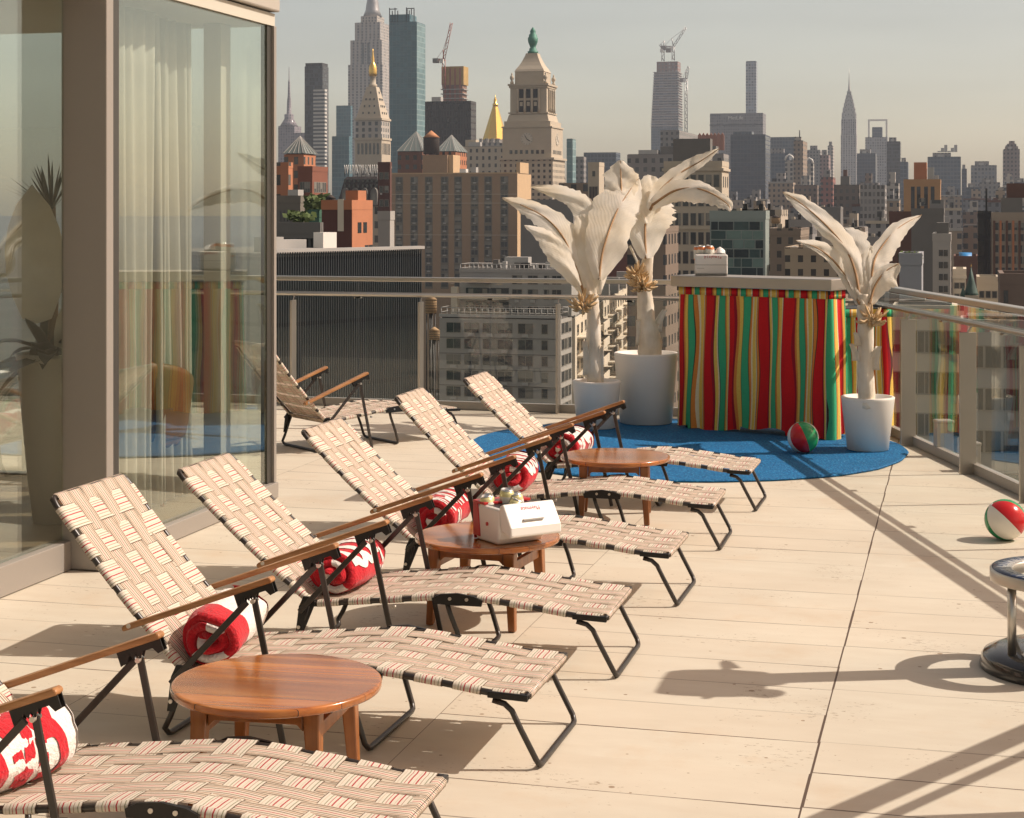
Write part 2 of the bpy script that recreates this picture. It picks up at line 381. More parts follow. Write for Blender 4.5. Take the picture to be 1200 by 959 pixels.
def mat_cloth(name, col, var=.12, scale=60, bmp=.3, rough=.9, trans=0):
    m, nt, b = newmat(name)
    tc = N(nt, 'ShaderNodeTexCoord'); n1 = noise(nt, tc.outputs['Object'], scale, 3); n2 = noise(nt, tc.outputs['Object'], 5, 4)
    c = vmul(nt, col, mth(nt, 'MULTIPLY', mth(nt, 'MULTIPLY_ADD', n1, 2*var, 1-var), mth(nt, 'MULTIPLY_ADD', n2, .2, .9)))
    nt.links.new(c, b.inputs['Base Color']); b.inputs['Roughness'].default_value = rough; b.inputs['Specular IOR Level'].default_value = .2
    b.inputs['Sheen Weight'].default_value = .2
    bump(nt, b, n1, bmp, .008 if bmp > .8 else .004)
    if trans:
        tr = N(nt, 'ShaderNodeBsdfTranslucent'); nt.links.new(c, tr.inputs[0])
        ms = N(nt, 'ShaderNodeMixShader'); ms.inputs[0].default_value = trans
        nt.links.new(b.outputs[0], ms.inputs[1]); nt.links.new(tr.outputs[0], ms.inputs[2])
        nt.links.new(ms.outputs[0], nt.nodes['Material Output'].inputs[0])
    return m
M_TWRED = mat_cloth('red_terry', (.50, .012, .022), .3, 90, 1.0)
M_TWWHT = mat_cloth('white_terry', (.76, .71, .66), .12, 90, 1.0)
M_CURT = mat_cloth('sheer_curtain', (.72, .69, .60), .05, 40, .1, .9, .35)

def mat_leaf():
    m, nt, b = newmat('cream_canvas_leaf')
    uv = N(nt, 'ShaderNodeUVMap'); sx = N(nt, 'ShaderNodeSeparateXYZ'); nt.links.new(uv.outputs[0], sx.inputs[0])
    tc = N(nt, 'ShaderNodeTexCoord')
    n2 = noise(nt, tc.outputs['Object'], 9, 5); n3 = noise(nt, tc.outputs['Object'], 2.5, 3)
    # slanting pleats either side of the midrib
    off = mth(nt, 'ABSOLUTE', mth(nt, 'SUBTRACT', sx.outputs[0], .5))
    ph = mth(nt, 'MULTIPLY', mth(nt, 'SUBTRACT', sx.outputs[1], mth(nt, 'MULTIPLY', off, .5)), 150)
    rib = mth(nt, 'SINE', mth(nt, 'ADD', ph, mth(nt, 'MULTIPLY', n2, 6.0)))
    c = ramp(nt, n3, [(.3, (.80, .71, .55)), (.5, (.86, .80, .68)), (.7, (.88, .85, .78))])
    c = vmul(nt, c, mth(nt, 'MULTIPLY_ADD', n2, .24, .88))
    nt.links.new(c, b.inputs['Base Color']); b.inputs['Roughness'].default_value = .6; b.inputs['Specular IOR Level'].default_value = .35
    tr = N(nt, 'ShaderNodeBsdfTranslucent'); nt.links.new(c, tr.inputs[0])
    ms = N(nt, 'ShaderNodeMixShader'); ms.inputs[0].default_value = .52
    nt.links.new(b.outputs[0], ms.inputs[1]); nt.links.new(tr.outputs[0], ms.inputs[2])
    nt.links.new(ms.outputs[0], nt.nodes['Material Output'].inputs[0])
    bump(nt, b, mth(nt, 'MULTIPLY_ADD', rib, .5, n2), .16, .006)
    return m
M_LEAF = mat_leaf()
def mat_bark():
    m, nt, b = newmat('cream_painted_stem')
    tc = N(nt, 'ShaderNodeTexCoord'); mp = N(nt, 'ShaderNodeMapping'); mp.inputs['Scale'].default_value = (30, 30, 4); nt.links.new(tc.outputs['Object'], mp.inputs[0])
    n1 = noise(nt, mp.outputs[0], 1, 5); n2 = noise(nt, tc.outputs['Object'], 6, 4)
    c = ramp(nt, n2, [(.3, (.60, .50, .37)), (.55, (.72, .64, .52)), (.75, (.78, .73, .64))])
    nt.links.new(vmul(nt, c, mth(nt, 'MULTIPLY_ADD', n1, .35, .82)), b.inputs['Base Color']); b.inputs['Roughness'].default_value = .75
    bump(nt, b, n1, .5, .01); return m
M_BARK = mat_bark()

def mat_turf():
    m, nt, b = newmat('blue_artificial_turf')
    tc = N(nt, 'ShaderNodeTexCoord'); n1 = noise(nt, tc.outputs['Object'], 60, 3, .75); n2 = noise(nt, tc.outputs['Object'], 11, 5, .65); n3 = noise(nt, tc.outputs['Object'], 2.2, 3)
    c = ramp(nt, n1, [(.34, (.003, .05, .15)), (.5, (.004, .115, .29)), (.64, (.012, .21, .44)), (.74, (.30, .50, .66))])
    c = vmul(nt, c, mth(nt, 'MULTIPLY', mth(nt, 'MULTIPLY_ADD', n2, .4, .8), mth(nt, 'MULTIPLY_ADD', n3, .4, .8)))
    nt.links.new(c, b.inputs['Base Color']); b.inputs['Roughness'].default_value = .75; b.inputs['Specular IOR Level'].default_value = .3
    bump(nt, b, mth(nt, 'ADD', n1, n2), .8, .012); return m
M_TURF = mat_turf()

def mat_skirt():
    m, nt, b = newmat('striped_skirt_cloth')
    uv = N(nt, 'ShaderNodeUVMap'); sx = N(nt, 'ShaderNodeSeparateXYZ'); nt.links.new(uv.outputs[0], sx.inputs[0])
    f = mth(nt, 'FRACT', sx.outputs[0])
    rd, yl, gr, bk, cr, og = (.68, .012, .016), (.90, .60, .12), (.055, .46, .22), (.06, .035, .03), (.86, .76, .52), (.76, .27, .05)
    dr = (.36, .010, .025)
    st = [(0, yl), (.085, cr), (.10, bk), (.106, og), (.14, bk), (.146, rd), (.25, dr), (.275, bk), (.282, yl), (.33, cr), (.345, bk), (.352, gr), (.45, bk), (.458, og), (.49, yl), (.57, cr), (.59, bk), (.598, rd),
          (.71, dr), (.735, og), (.765, yl), (.82, bk), (.828, gr), (.925, bk), (.932, og), (.965, cr)]
    c = ramp(nt, f, st, 'CONSTANT')
    tc = N(nt, 'ShaderNodeTexCoord'); n1 = noise(nt, tc.outputs['Object'], 90, 2)
    c = vmul(nt, c, mth(nt, 'MULTIPLY_ADD', n1, .3, .85))
    nt.links.new(c, b.inputs['Base Color']); b.inputs['Roughness'].default_value = .75; b.inputs['Specular IOR Level'].default_value = .3
    tr = N(nt, 'ShaderNodeBsdfTranslucent'); nt.links.new(c, tr.inputs[0])
    ms = N(nt, 'ShaderNodeMixShader'); ms.inputs[0].default_value = .15
    nt.links.new(b.outputs[0], ms.inputs[1]); nt.links.new(tr.outputs[0], ms.inputs[2])
    nt.links.new(ms.outputs[0], nt.nodes['Material Output'].inputs[0])
    bump(nt, b, n1, .15, .003); return m
M_SKIRT = mat_skirt()

def mat_glass(name, tintc, ior=1.5, rough=0.0, extra=0.0):
    m, nt, b = newmat(name); nt.nodes.remove(b)
    tr = N(nt, 'ShaderNodeBsdfTransparent'); tr.inputs[0].default_value = (*tintc, 1)
    gl = N(nt, 'ShaderNodeBsdfGlossy'); gl.inputs['Roughness'].default_value = rough; gl.inputs[0].default_value = (.95, 1, .96, 1)
    fr = N(nt, 'ShaderNodeFresnel'); fr.inputs[0].default_value = ior
    ge = N(nt, 'ShaderNodeNewGeometry')
    # same reflectance seen from either side of the sheet
    n = N(nt, 'ShaderNodeLayerWeight'); n.inputs[0].default_value = .5
    f5 = mth(nt, 'POWER', n.outputs['Facing'], 5.0)
    r0 = ((ior-1)/(ior+1))**2
    fac = mth(nt, 'MINIMUM', mth(nt, 'ADD', mth(nt, 'MULTIPLY_ADD', f5, 1-r0, r0), extra), 1.0)
    ms = N(nt, 'ShaderNodeMixShader'); nt.links.new(fac, ms.inputs[0]); nt.links.new(tr.outputs[0], ms.inputs[1]); nt.links.new(gl.outputs[0], ms.inputs[2])
    nt.links.new(ms.outputs[0], nt.nodes['Material Output'].inputs[0])
    nt.nodes.remove(fr); nt.nodes.remove(ge)
    return m
M_GLASS = mat_glass('clear_rail_glass', (.985, .995, .985), 1.5, 0, -.012)
M_GLASSH = mat_glass('green_tinted_glass', (.95, .975, .95), 1.55, 0, .12)
M_PANE = plain('dark_window_glass', (.035, .042, .045), .08, 0, .3, .3, spec=.8)
M_PANE2 = plain('blind_behind_glass', (.20, .19, .165), .25, 0, .2, .5, spec=.6)
M_WFRAME = plain('window_frame_paint', (.26, .24, .21), .6, 0, .1, 1)
M_CONC = plain('roof_concrete', (.22, .20, .18), .9, 0, .25, .3)
M_ROOFB = plain('dark_roof_felt', (.10, .095, .09), .9, 0, .3, .2)
M_AC = plain('grey_roof_equipment', (.42, .41, .39), .6, .2, .15, .6)

# ================================================================== LARGE STRUCTURE
GROUND_Z = -62.0
def mat_ground():
    m, nt, b = newmat('city_asphalt')
    tc = N(nt, 'ShaderNodeTexCoord'); n1 = noise(nt, tc.outputs['Object'], .02, 6); n2 = noise(nt, tc.outputs['Object'], .4, 4)
    c = ramp(nt, n1, [(.3, (.04, .04, .042)), (.5, (.065, .062, .06)), (.7, (.10, .095, .085))])
    nt.links.new(vmul(nt, c, mth(nt, 'MULTIPLY_ADD', n2, .5, .75)), b.inputs['Base Color']); b.inputs['Roughness'].default_value = .9
    return m
g = MB(); g.face((0,1,2,3)); g.v = [Vector(p) for p in ((-9000,-3000,GROUND_Z),(9000,-3000,GROUND_Z),(9000,14000,GROUND_Z),(-9000,14000,GROUND_Z))]
tag(g.build('ground', mat_ground()), kind='structure')

# terrace deck (stone) on the hotel block
RAIL0, RAIL1, RAIL2, RAIL3 = Vector((-.80, 15.1)), Vector((1.735, 7.39)), Vector((.60, 5.45)), Vector((5.0, 4.2))
deck_poly = [(-16,-5), (5.2,-5), (5.2,4.1), (.72,5.45), (1.80,7.38), (-.80,15.28), (-16,15.28)]
d = MB(); d.prism(deck_poly, -.45, 0, 'z')
tag(d.build('terrace_floor', M_DECK), kind='structure')
hb = MB(); hb.prism([(-15.6,-4.6), (4.8,-4.6), (4.8,3.8), (.5,5.3), (1.5,7.3), (-1.0,14.9), (-15.6,14.9)], GROUND_Z, -.46, 'z')
tag(hb.build('hotel_building', facade('hotel_facade', (.3,.3,.29), (.05,.06,.07), 1.5, 3.6, .9, .8)), 'the hotel block that carries the stone terrace', 'building')

# ---- railings
def rail_run(root, A, B, deck, posts, glass=True):
    """parts of one straight run from A to B; deck = unit vector towards the deck; posts = distances from A"""
    A, B = Vector(A), Vector(B); L = (B-A).length; e = (B-A)/L
    def P(t, o, z): q = A+e*t+deck*o; return Vector((q.x, q.y, z))
    MB().bar(P(0,0,1.195), P(L,0,1.195), .085, .042).build('top_rail', M_STEEL, root, bevel=.006)
    MB().tube([P(0,.03,1.052), P(L,.03,1.052)], .021, 12).build('handrail', M_STEEL, root)
    for t in posts:
        m = MB(); c = P(t, .06, 0)
        m.bar(P(t,.06,.0), P(t,.06,.99), .020, .118, up=Vector((deck.x, deck.y, 0)))
        m.bar(P(t,.06,.99), P(t,.03,1.04), .012, .012)
        m.build('post', M_STEELP, root, bevel=.003)
    js = [0.02] + [ (posts[i]+posts[i+1])/2 for i in range(len(posts)-1)] + [L-.02]
    for a, b in zip(js[:-1], js[1:]) if glass else ():
        MB().bar(P(a+.006,0,.62), P(b-.006,0,.62), .012, 1.08).build('glass_panel', M_GLASS, root)
        for t in (a+.006, b-.006):
            if .3 < t < L-.3: MB().bar(P(t-.03,.012,1.02), P(t+.03,.012,1.02), .03, .012).build('glass_clip', M_STEEL, root)
    MB().bar(P(0,0,.04), P(L,0,.04), .05, .07).build('base_channel', M_ALU, root)
rb = tag(empty('glass_railing', (0,0,0)), 'long straight glass railing with steel rails behind the loungers at the back of the terrace', 'railing')
xs = [onY(px, HORIZ, 15.04).x for px in (343.5, 493, 654)]
st = xs[1]-xs[0]
bposts = sorted([xs[0]-st*k for k in range(1, 7)] + xs + [xs[2]+1.3, xs[2]+2.3])
rail_run(rb, (-13.5, 15.1), RAIL0, Vector((0,-1)), [x+13.5 for x in bposts])
rr = tag(empty('glass_railing', (0,0,0)), 'glass railing with wide steel posts running along the right side of the terrace', 'railing')
e1 = (RAIL1-RAIL0).normalized()
rail_run(rr, RAIL0, RAIL1, Vector((-.95,-.3122)).normalized(), [(15.1-y)/.95 for y in (13.68, 12.33, 11.22, 9.9, 8.6)])
e2 = (RAIL2-RAIL1).normalized()
rail_run(rr, RAIL1, RAIL2, Vector((-e2.y, e2.x)), [.15, 1.1, 2.0], False)
e3 = (RAIL3-RAIL2).normalized()
rail_run(rr, RAIL2, RAIL3, Vector((-e3.y, e3.x))*-1, [.5, 1.8, 3.1, 4.3], False)
# two low steel boxes on the floor against the railing posts
def steel_box(px, py, w, dpt, h, label):
    p = ongr(px, py); m = MB(); m.box(-w/2, w/2, 0, dpt, 0.004, h); m.box(-w/2-.004, w/2+.004, -.004, dpt+.004, h-.02, h+.004)
    tag(m.build('steel_box', M_STEELP, loc=p, rotz=R(18), bevel=.006), label, 'box')
steel_box(1108, 536, .125, .10, .27, 'taller steel box on the floor behind the second railing post')
steel_box(1143.5, 553, .075, .09, .20, 'small steel box on the floor just in front of the second railing post')

# ---- glass pavilion
GX = -4.218
pv = tag(empty('glass_pavilion', (GX, 8, 0)), 'glass walled pavilion with a beige metal pillar at the left of the terrace', 'pavilion')
def pvp(name, m, boxes, bev=0):
    b = MB()
    for bx in boxes: b.box(bx[0]-GX, bx[1]-GX, bx[2]-8, bx[3]-8, bx[4], bx[5])
    return b.build(name, m, pv, bevel=bev)
M_INFL = plain('inside_floor_wood', (.26, .19, .12), .5, 0, .2, 2)
M_INW = plain('inside_wall_paint', (.33, .30, .24), .8, 0, .08, 1)
M_CEIL = plain('inside_ceiling_paint', (.55, .52, .44), .8, 0, .05, 1)
pvp('floor', M_INFL, [(-15, -4.457, -2, 10.09, .004, .09), (-4.4565, GX-.112, 8.075, 10.09, .004, .09)])
pvp('ceiling', M_CEIL, [(-15, GX-.03, -2, 10.2, 3.02, 3.10)])
pvp('roof', M_FASCIA, [(-15.3, GX+.004, -2.2, 10.208, 3.11, 3.36)], .01)
pvp('roof_edge', M_ALU, [(-15.35, GX+.02, -2.3, 10.222, 3.363, 3.62)], .01)
pvp('back_wall', M_INW, [(-15, -14.9, -2, 10.16, .09, 3.02)])
pvp('side_wall', M_INW, [(-15, GX-.2, -2.1, -2, .004, 3.02)])
pvp('pillar', M_ALU, [(-4.458, -4.2005, 7.88, 7.955, .004, 3.108)], .006)
pvp('sill', M_ALU, [(GX-.11, GX-.004, 7.957, 10.2, .004, .10)], .004)
pvp('sill', M_ALU, [(-4.50, -4.40, -2, 7.878, .004, .15)], .004)
pvp('sill', M_ALU, [(-15, GX-.115, 10.1, 10.2, .004, .10)], .004)
pvp('glass_pane', M_GLASSH, [(GX-.062, GX-.05, 8.102, 10.098, .102, 3.02)])
pvp('glass_pane', M_GLASSH, [(-4.456, -4.444, -2, 7.878, .152, 3.02)])
pvp('glass_pane', M_GLASSH, [(-8.9, GX-.09, 10.13, 10.142, .102, 3.02)])
pvp('glass_pane', M_GLASSH, [(-13.9, -8.96, 10.13, 10.142, .102, 3.02)])
pvp('mullion', M_ALUD, [(GX-.075, GX-.028, 7.957, 8.10, .102, 3.02)], .002)
pvp('mullion', M_ALUD, [(GX-.085, GX-.04, 10.10, 10.162, .102, 3.02)], .002)
pvp('mullion', M_ALU, [(GX-.085, GX-.02, 10.166, 10.205, .102, 3.02)], .003)
pvp('mullion', M_ALUD, [(-8.955, -8.905, 10.11, 10.16, .102, 3.02)], .002)
pvp('mullion', M_ALUD, [(-4.465, -4.435, 5.0, 5.05, .152, 3.02)], .002)
pvp('column', M_CEIL, [(-4.62, -4.50, 9.93, 10.08, .09, 3.02)], .004)

def curtain(label, x, y0, y1, folds, amp, seed):
    rnd = random.Random(seed); m = MB(); n = folds*10
    ph = [rnd.uniform(-.5, .5) for _ in range(folds+2)]
    rings = []
    for k in range(9):
        t = k/8; z = 2.98-2.86*t; row = []
        for i in range(n+1):
            f = i/n; q = f*folds; a = amp*(.55+.45*t)*(1+.35*ph[int(q)])
            row.append((x+a*math.sin(q*2*math.pi+ph[int(q)]*t)+.01*math.sin(9*f+t*3), y0+(y1-y0)*f+.02*math.sin(t*2+q*2), z))
        rings.append(row)
    m.loft(rings, 0, closed=False, cap=False)
    tag(m.build('curtain', M_CURT, fix=False, solid=.004), label, 'curtain')
curtain('pale sheer curtain hanging inside the glass next to the pillar', -4.50, 8.16, 9.02, 8, .030, 1)
curtain('pleated cream curtain in the sun between the sheer one and the glass corner', -4.58, 9.12, 9.66, 6, .055, 2)
curtain('added curtain standing in for a grey reflection in the pavilion glass at the far left edge of the photo', -5.0, 7.5, 8.2, 5, .05, 3)  # added where the glass mirrors a grey strip

# tub chair seen dimly through the glass
M_RATT = plain('brown_leather', (.22, .11, .04), .45, 0, .35, 9, .1)
p = at(150, 300, 10.3)
ch = tag(empty('tub_chair', (p.x, p.y, .09), R(200)), 'brown tub chair standing inside the pavilion behind the sheer curtain', 'chair')
m = MB(); rings = []
for k in range(7):
    t = k/6; z = .38+.5*t; row = []
    for i in range(19):
        a = R(-30+240*i/18); rr_ = .33+.05*t; dz = 0 if t == 0 else -.22*t*abs((i-9)/9)**2
        row.append((rr_*math.cos(a), rr_*math.sin(a), z+dz))
    rings.append(row)
m.loft(rings, 0, False, False); m.build('backrest', M_RATT, ch, solid=.04, subsurf=1)
MB().lathe([(0,.34),(.31,.34),(.33,.37),(.33,.42),(.30,.45),(0,.46)], 24).build('seat', M_RATT, ch)
for sx_ in (-.2,.2):
    for sy_ in (-.2,.2): MB().tube([(sx_*.9,sy_*.9,.35),(sx_*1.15,sy_*1.15,.0)], [.02,.012]).build('leg', M_LEG, ch)

# tall planter with a dark spiky plant, added for shapes reflected in the left window
p = at(60, 300, 9.6)
M_DKLEAF = plain('dark_green_leaf', (.030, .040, .022), .45, 0, .35, 8)
pl = tag(empty('potted_plant', (p.x, p.y, .09)), 'added tall cream planter and dark spiky plant standing in for reflections in the window left of the pillar', 'plant')
MB().lathe([(.0,0),(.10,0),(.13,.25),(.19,.92),(.20,.95),(.18,.95),(.17,.90),(0,.90)], 28).build('planter', M_POT, pl)
def blade(m, base, dirv, L, w, droop, mi=0, n=7):
    base = Vector(base); dv = Vector(dirv).normalized(); sd_ = dv.cross(Vector((0,0,1)));
    if sd_.length < .05: sd_ = Vector((1,0,0))
    sd_.normalize(); r = []
    for k in range(n):
        t = k/(n-1); c = base+dv*L*t+Vector((0,0,-droop*t*t)); ww = w*math.sin(math.pi*min(1, .12+.88*t))**.7
        r.append((c-sd_*ww, c-Vector((0,0,ww*.35)), c+sd_*ww))
    m.loft(r, mi, False, False)
m = MB(); rn = random.Random(5)
for k in range(26):
    a = rn.uniform(0, 6.28); el = rn.uniform(.0, 1.1)
    blade(m, (0,0,.92), (math.cos(a)*math.cos(el), math.sin(a)*math.cos(el), math.sin(el)), rn.uniform(.35,.6), .06, rn.uniform(.1,.35))
for k in range(30):
    a = rn.uniform(0, 6.28); el = rn.uniform(.3, 1.4)
    blade(m, (0,0,1.75), (math.cos(a)*math.cos(el), math.sin(a)*math.cos(el), math.sin(el)), rn.uniform(.22,.36), .008, .02)
m.build('foliage', M_DKLEAF, pl, fix=False)
m = MB(); blade(m, (-.02,-.12,1.15), (.02,-.1,1), .80, .17, .05); blade(m, (.10,-.05,1.0), (.5,-.2,1), .6, .12, .15); m.build('reflection_leaf', M_LEAF, pl, fix=False)  # broad cream blades added in place of a leaf reflected in the glass
MB().tube([(0,0,.88),(.02,0,1.3),(0,.01,1.78)], [.03,.025,.02]).build('stem', M_RIB, pl)

# ---- round rug
rg = MB(); RC = (-2.063, 13.114); RN = 120; rad = [1.682+.008*math.sin(7*a*.0523)+.004*math.sin(23*a*.0523) for a in range(RN)]
ring = lambda k, z: [(k*rad[i]*math.cos(2*math.pi*i/RN), k*rad[i]*math.sin(2*math.pi*i/RN), z) for i in range(RN)]
rg.loft([ring(1.0, .003), ring(1.003, .012), ring(.996, .019), ring(.6, .0195), ring(.2, .0195)], smooth=False)
RUG = tag(rg.build('turf_rug', M_TURF, loc=(*RC, 0)), 'round bright blue artificial turf rug under the striped bar', 'rug')

# ================================================================== FURNITURE ON THE TERRACE
def make_lounger(name, recline):
    """x runs from the foot end (0) back towards the head (negative); origin on the floor under the foot end"""
    root = empty(name)
    HW = .268
    prof = smooth_poly([(0.0,0,.240), (-.12,0,.245), (-.33,0,.270), (-.60,0,.291), (-.90,0,.262), (-1.22,0,.228)], 8)
    # arc-length resample
    def resample(P, step):
        tot = sum((b-a).length for a, b in zip(P[:-1], P[1:])); step = tot/round(tot/step)-1e-7
        out = [P[0].copy()]; acc = 0; nxt = step
        for a, b in zip(P[:-1], P[1:]):
            L = (b-a).length
            while acc+L >= nxt-1e-9:
                out.append(a+(b-a)*((nxt-acc)/L)); nxt += step
            acc += L
        return out
    def webbing(pts, rows, pitch, name, par, extra_end):
        S = resample(pts, pitch/4); nS = len(S)
        nr = []
        for i in range(nS):
            dv = (S[min(i+1,nS-1)]-S[max(i-1,0)]).normalized(); nr.append(Vector((dv.z, 0, -dv.x)) if dv.x < 0 else Vector((-dv.z, 0, dv.x)))
        for k in nr:
            if k.z < 0: k.negate()
        m = MB(); NC = 6; PW = 2*HW*.925/NC; Y0 = -HW*.925; rt = .0135
        rn = random.Random(len(name)+3)
        for j in range(NC):
            yc = Y0+PW*(j+.5); w = PW*.497; row = []
            for i in range(nS):
                ph = i/4 - .5
                h = rt+.0016*math.cos(math.pi*(ph+j))
                sag = -.010*(1-(yc/HW)**2)*min(1, i/8, (nS-1-i)/8)
                c = S[i]+nr[i]*(h+sag); wob = .0015*math.sin(i*.9+j*2)
                row.append([c+Vector((0, yc-w+wob, 0)), c+Vector((0, yc+w+wob, 0))])
            # wrap round the end tubes
            for e, sgn in ((0, 1), (nS-1, -1)):
                c = S[e]; t = (S[1]-S[0]).normalized() if e == 0 else (S[-1]-S[-2]).normalized()
                out = -t if e == 0 else t
                w1 = [[c+out*.0135+nr[e]*.004+Vector((0,yc+q*w,0)) for q in (-1,1)], [c+out*.010-nr[e]*.012+Vector((0,yc+q*w,0)) for q in (-1,1)], [c-out*.03-nr[e]*.012+Vector((0,yc+q*w,0)) for q in (-1,1)]]
                row = w1[::-1]+row if e == 0 else row+w1
            m.loft(row, 0, False, False, True, lambda i, q: (q, i*.1+j*1.7))
        for k in range(rows):
            s = pitch*(k+.55); ic = min(int(round(s/(pitch/4))), nS-1)
            c0 = S[ic]; t = (S[min(ic+1,nS-1)]-S[max(ic-1,0)]).normalized(); n = nr[ic]; w = .0495
            rows_ = []
            NY = 32
            for q in range(NY+1):
                y = -HW+2*HW*q/NY; ph = (y-Y0)/PW-.5
                h = rt-.0016*math.cos(math.pi*(ph+k)); sag = -.010*(1-(y/HW)**2)*min(1, ic/8, (nS-1-ic)/8)
                if q in (0, NY): h = rt+.002
                rows_.append([c0+n*(h+sag)-t*w+Vector((0,y,0)), c0+n*(h+sag)+t*w+Vector((0,y,0))])
            for sg in (-1, 1):
                wr = [[c0+n*dz+Vector((0,sg*(HW+dy),0))+t*w*u for u in (-1,1)] for dz, dy in ((.006,.0125),(-.008,.0125),(-.013,.002),(-.010,-.02))]
                rows_ = wr[::-1]+rows_ if sg < 0 else rows_+wr
            m.loft(rows_, 1, False, False, True, lambda i, q, k=k: (q, i*.1+k*.77))
        return m.build(name, [M_WEB, M_WEFT], par, fix=False)
    webbing(prof, 9, .1345, 'seat_webbing', root, True)
    # seat rails, a closed tube loop
    m = MB()
    for sg in (-1, 1): m.tube([p+Vector((0,sg*HW,0)) for p in prof], .0115, 8)
    m.tube([(0,-HW-.006,.240),(0,HW+.006,.240)], .0115, 8); m.tube([(-1.22,-HW,.228),(-1.22,HW,.228)], .0115, 8)
    m.build('seat_frame', M_TUBE, root)
    # backrest, its own pivot
    bk = empty('backrest', (-1.235, 0, .236)); bk.parent = root; bk.rotation_euler = (0, R(recline), 0)
    BL = .778
    bp = [Vector((-BL*k/24, 0, -.012*math.sin(math.pi*k/24))) for k in range(25)]
    webbing(bp, 6, .1265, 'webbing', bk, True)
    m = MB()
    for sg in (-1, 1): m.tube([p+Vector((0,sg*HW,0)) for p in bp[:-1]]+[Vector((-BL+.005, sg*(HW-.006), 0)), Vector((-BL, sg*(HW-.02), 0))], .0115, 8)
    m.tube([(-BL,-HW+.02,0),(-BL,HW-.02,0)], .0115, 8); m.tube([(0,-HW,0),(0,HW,0)], .0115, 8)
    m.build('frame', M_TUBE, bk)
    # U-shaped legs
    def uleg(pts, hw, hwg, r=.0105):
        P = [Vector(p) for p in pts]
        L = [Vector((p.x, -(hw+(hwg-hw)*i/(len(P)-1)), p.z)) for i, p in enumerate(P)]
        Rr = [Vector((p.x, -p.y, p.z)) for p in L]
        a, b = L[-1], Rr[-1]
        path = L[:-1]+[a+Vector((-.008,0,.022)), a+Vector((0,.012,.004)), a+Vector((.002,.035,0)), b+Vector((.002,-.035,0)), b+Vector((0,-.012,.004)), b+Vector((-.008,0,.022))]+Rr[:-1][::-1]
        MB().tube(path, r, 8).build('leg', M_TUBE, root)
    uleg([(-.115,0,.222),(-.075,0,.212),(-.05,0,.190),(-.02,0,.13),(.040,0,.0115)], .268, .262)
    uleg([(-.655,0,.272),(-.64,0,.22),(-.60,0,.12),(-.565,0,.0115)], .255, .25)
    uleg([(-1.235,0,.225),(-1.25,0,.16),(-1.285,0,.075),(-1.30,0,.0115)], .285, .27)
    for sg in (-1, 1):
        y = sg*.302
        MB().bar((-.955,y,.512), (-.845,y,.004), .012, .022).build('arm_post', M_TUBE, root, bevel=.003)
        MB().bar((-.975,y+sg*.016,.505), (-1.262,y+sg*.016,.205), .010, .022).build('arm_strut', M_TUBE, root, bevel=.003)
        m = MB(); yy = y+sg*.004
        m.prism([(-1.29,.10),(-1.262,.10),(-1.205,.235),(-1.215,.262),(-1.255,.262),(-1.275,.22)], y-sg*.016-.004, y-sg*.016+.004)
        m.build('pivot_plate', M_BLACK, root)
        for q in ((-1.275,.135),(-1.235,.238)): MB().tube([(q[0],y-sg*.016,q[1]),(q[0],y-sg*.016+sg*.010,q[1])], .0075, 10).build('rivet', M_STEEL, root)
        # hinge plate at the knee of the seat
        m = MB(); ys = sg*(HW+.016)
        m.prism([(-.70,.262),(-.50,.262),(-.495,.285),(-.53,.300),(-.60,.310),(-.67,.303),(-.705,.285)], ys-.006, ys+.006)
        m.build('hinge', M_BLACK, root)
        for q in (-.56,-.63): MB().tube([(q,ys,.287),(q,ys+sg*.010,.287)], .007, 10).build('rivet', M_STEEL, root)
        MB().bar((-.13,sg*(HW+.008),.243),(.008,sg*(HW+.008),.238), .018, .022).build('end_clip', M_BLACK, root, bevel=.003)
        MB().tube([(-.845-.012,y,.245),(-.845-.012,y+sg*.012,.245)], .008, 10).build('rivet', M_STEEL, root)
        # wooden arm
        a, b = Vector((-1.445,y,.372)), Vector((-.880,y,.578)); dv = (b-a).normalized()
        poly = []
        for t, h in ((0,0),(.0,.016),(.012,.021),(.55,.021),(.592,.021),(.600,.015),(.600,.003),(.594,0)): poly.append((a+dv*t+Vector((-dv.z,0,dv.x))*h))
        m = MB(); hw = .0215; bI = 0
        m.v = [Vector((p.x, y-hw, p.z)) for p in poly]+[Vector((p.x, y+hw, p.z)) for p in poly]; n = len(poly)
        for j in range(n): m.face((j, (j+1)%n, n+(j+1)%n, n+j))
        m.face(range(n)); m.face([n+j for j in range(n)][::-1])
        m.build('armrest', M_ARM, root, bevel=.006)
        # notched steel bracket under the arm
        M = Matrix.Translation((-1.035, 0, .520-.0)) @ Matrix.Rotation(-math.atan2(dv.z, dv.x), 4, 'Y')
        pr = [(.01,.004),(.160,.004),(.160,-.034),(.140,-.038),(.128,-.018),(.092,-.018),(.080,-.036),(.070,-.016),(.058,-.034),(.048,-.016),(.036,-.036),(.01,-.042)]
        m = MB(); m.prism(pr, y-.013, y-.009, 'y', 0, M); m.prism(pr, y+.009, y+.013, 'y', 0, M)
        m.build('arm_bracket', M_BLACK, root)
        MB().tube([(-.955,y-.02,.508),(-.955,y+.02,.508)], .008, 10).build('rivet', M_STEEL, root)
        MB().tube([(-1.42,sg*(HW+.01),.395),(-1.42,y+sg*.024,.395)], .008, 10).build('rivet', M_STEEL, root)
    return root
LG = 'folding loungers set out in a row'
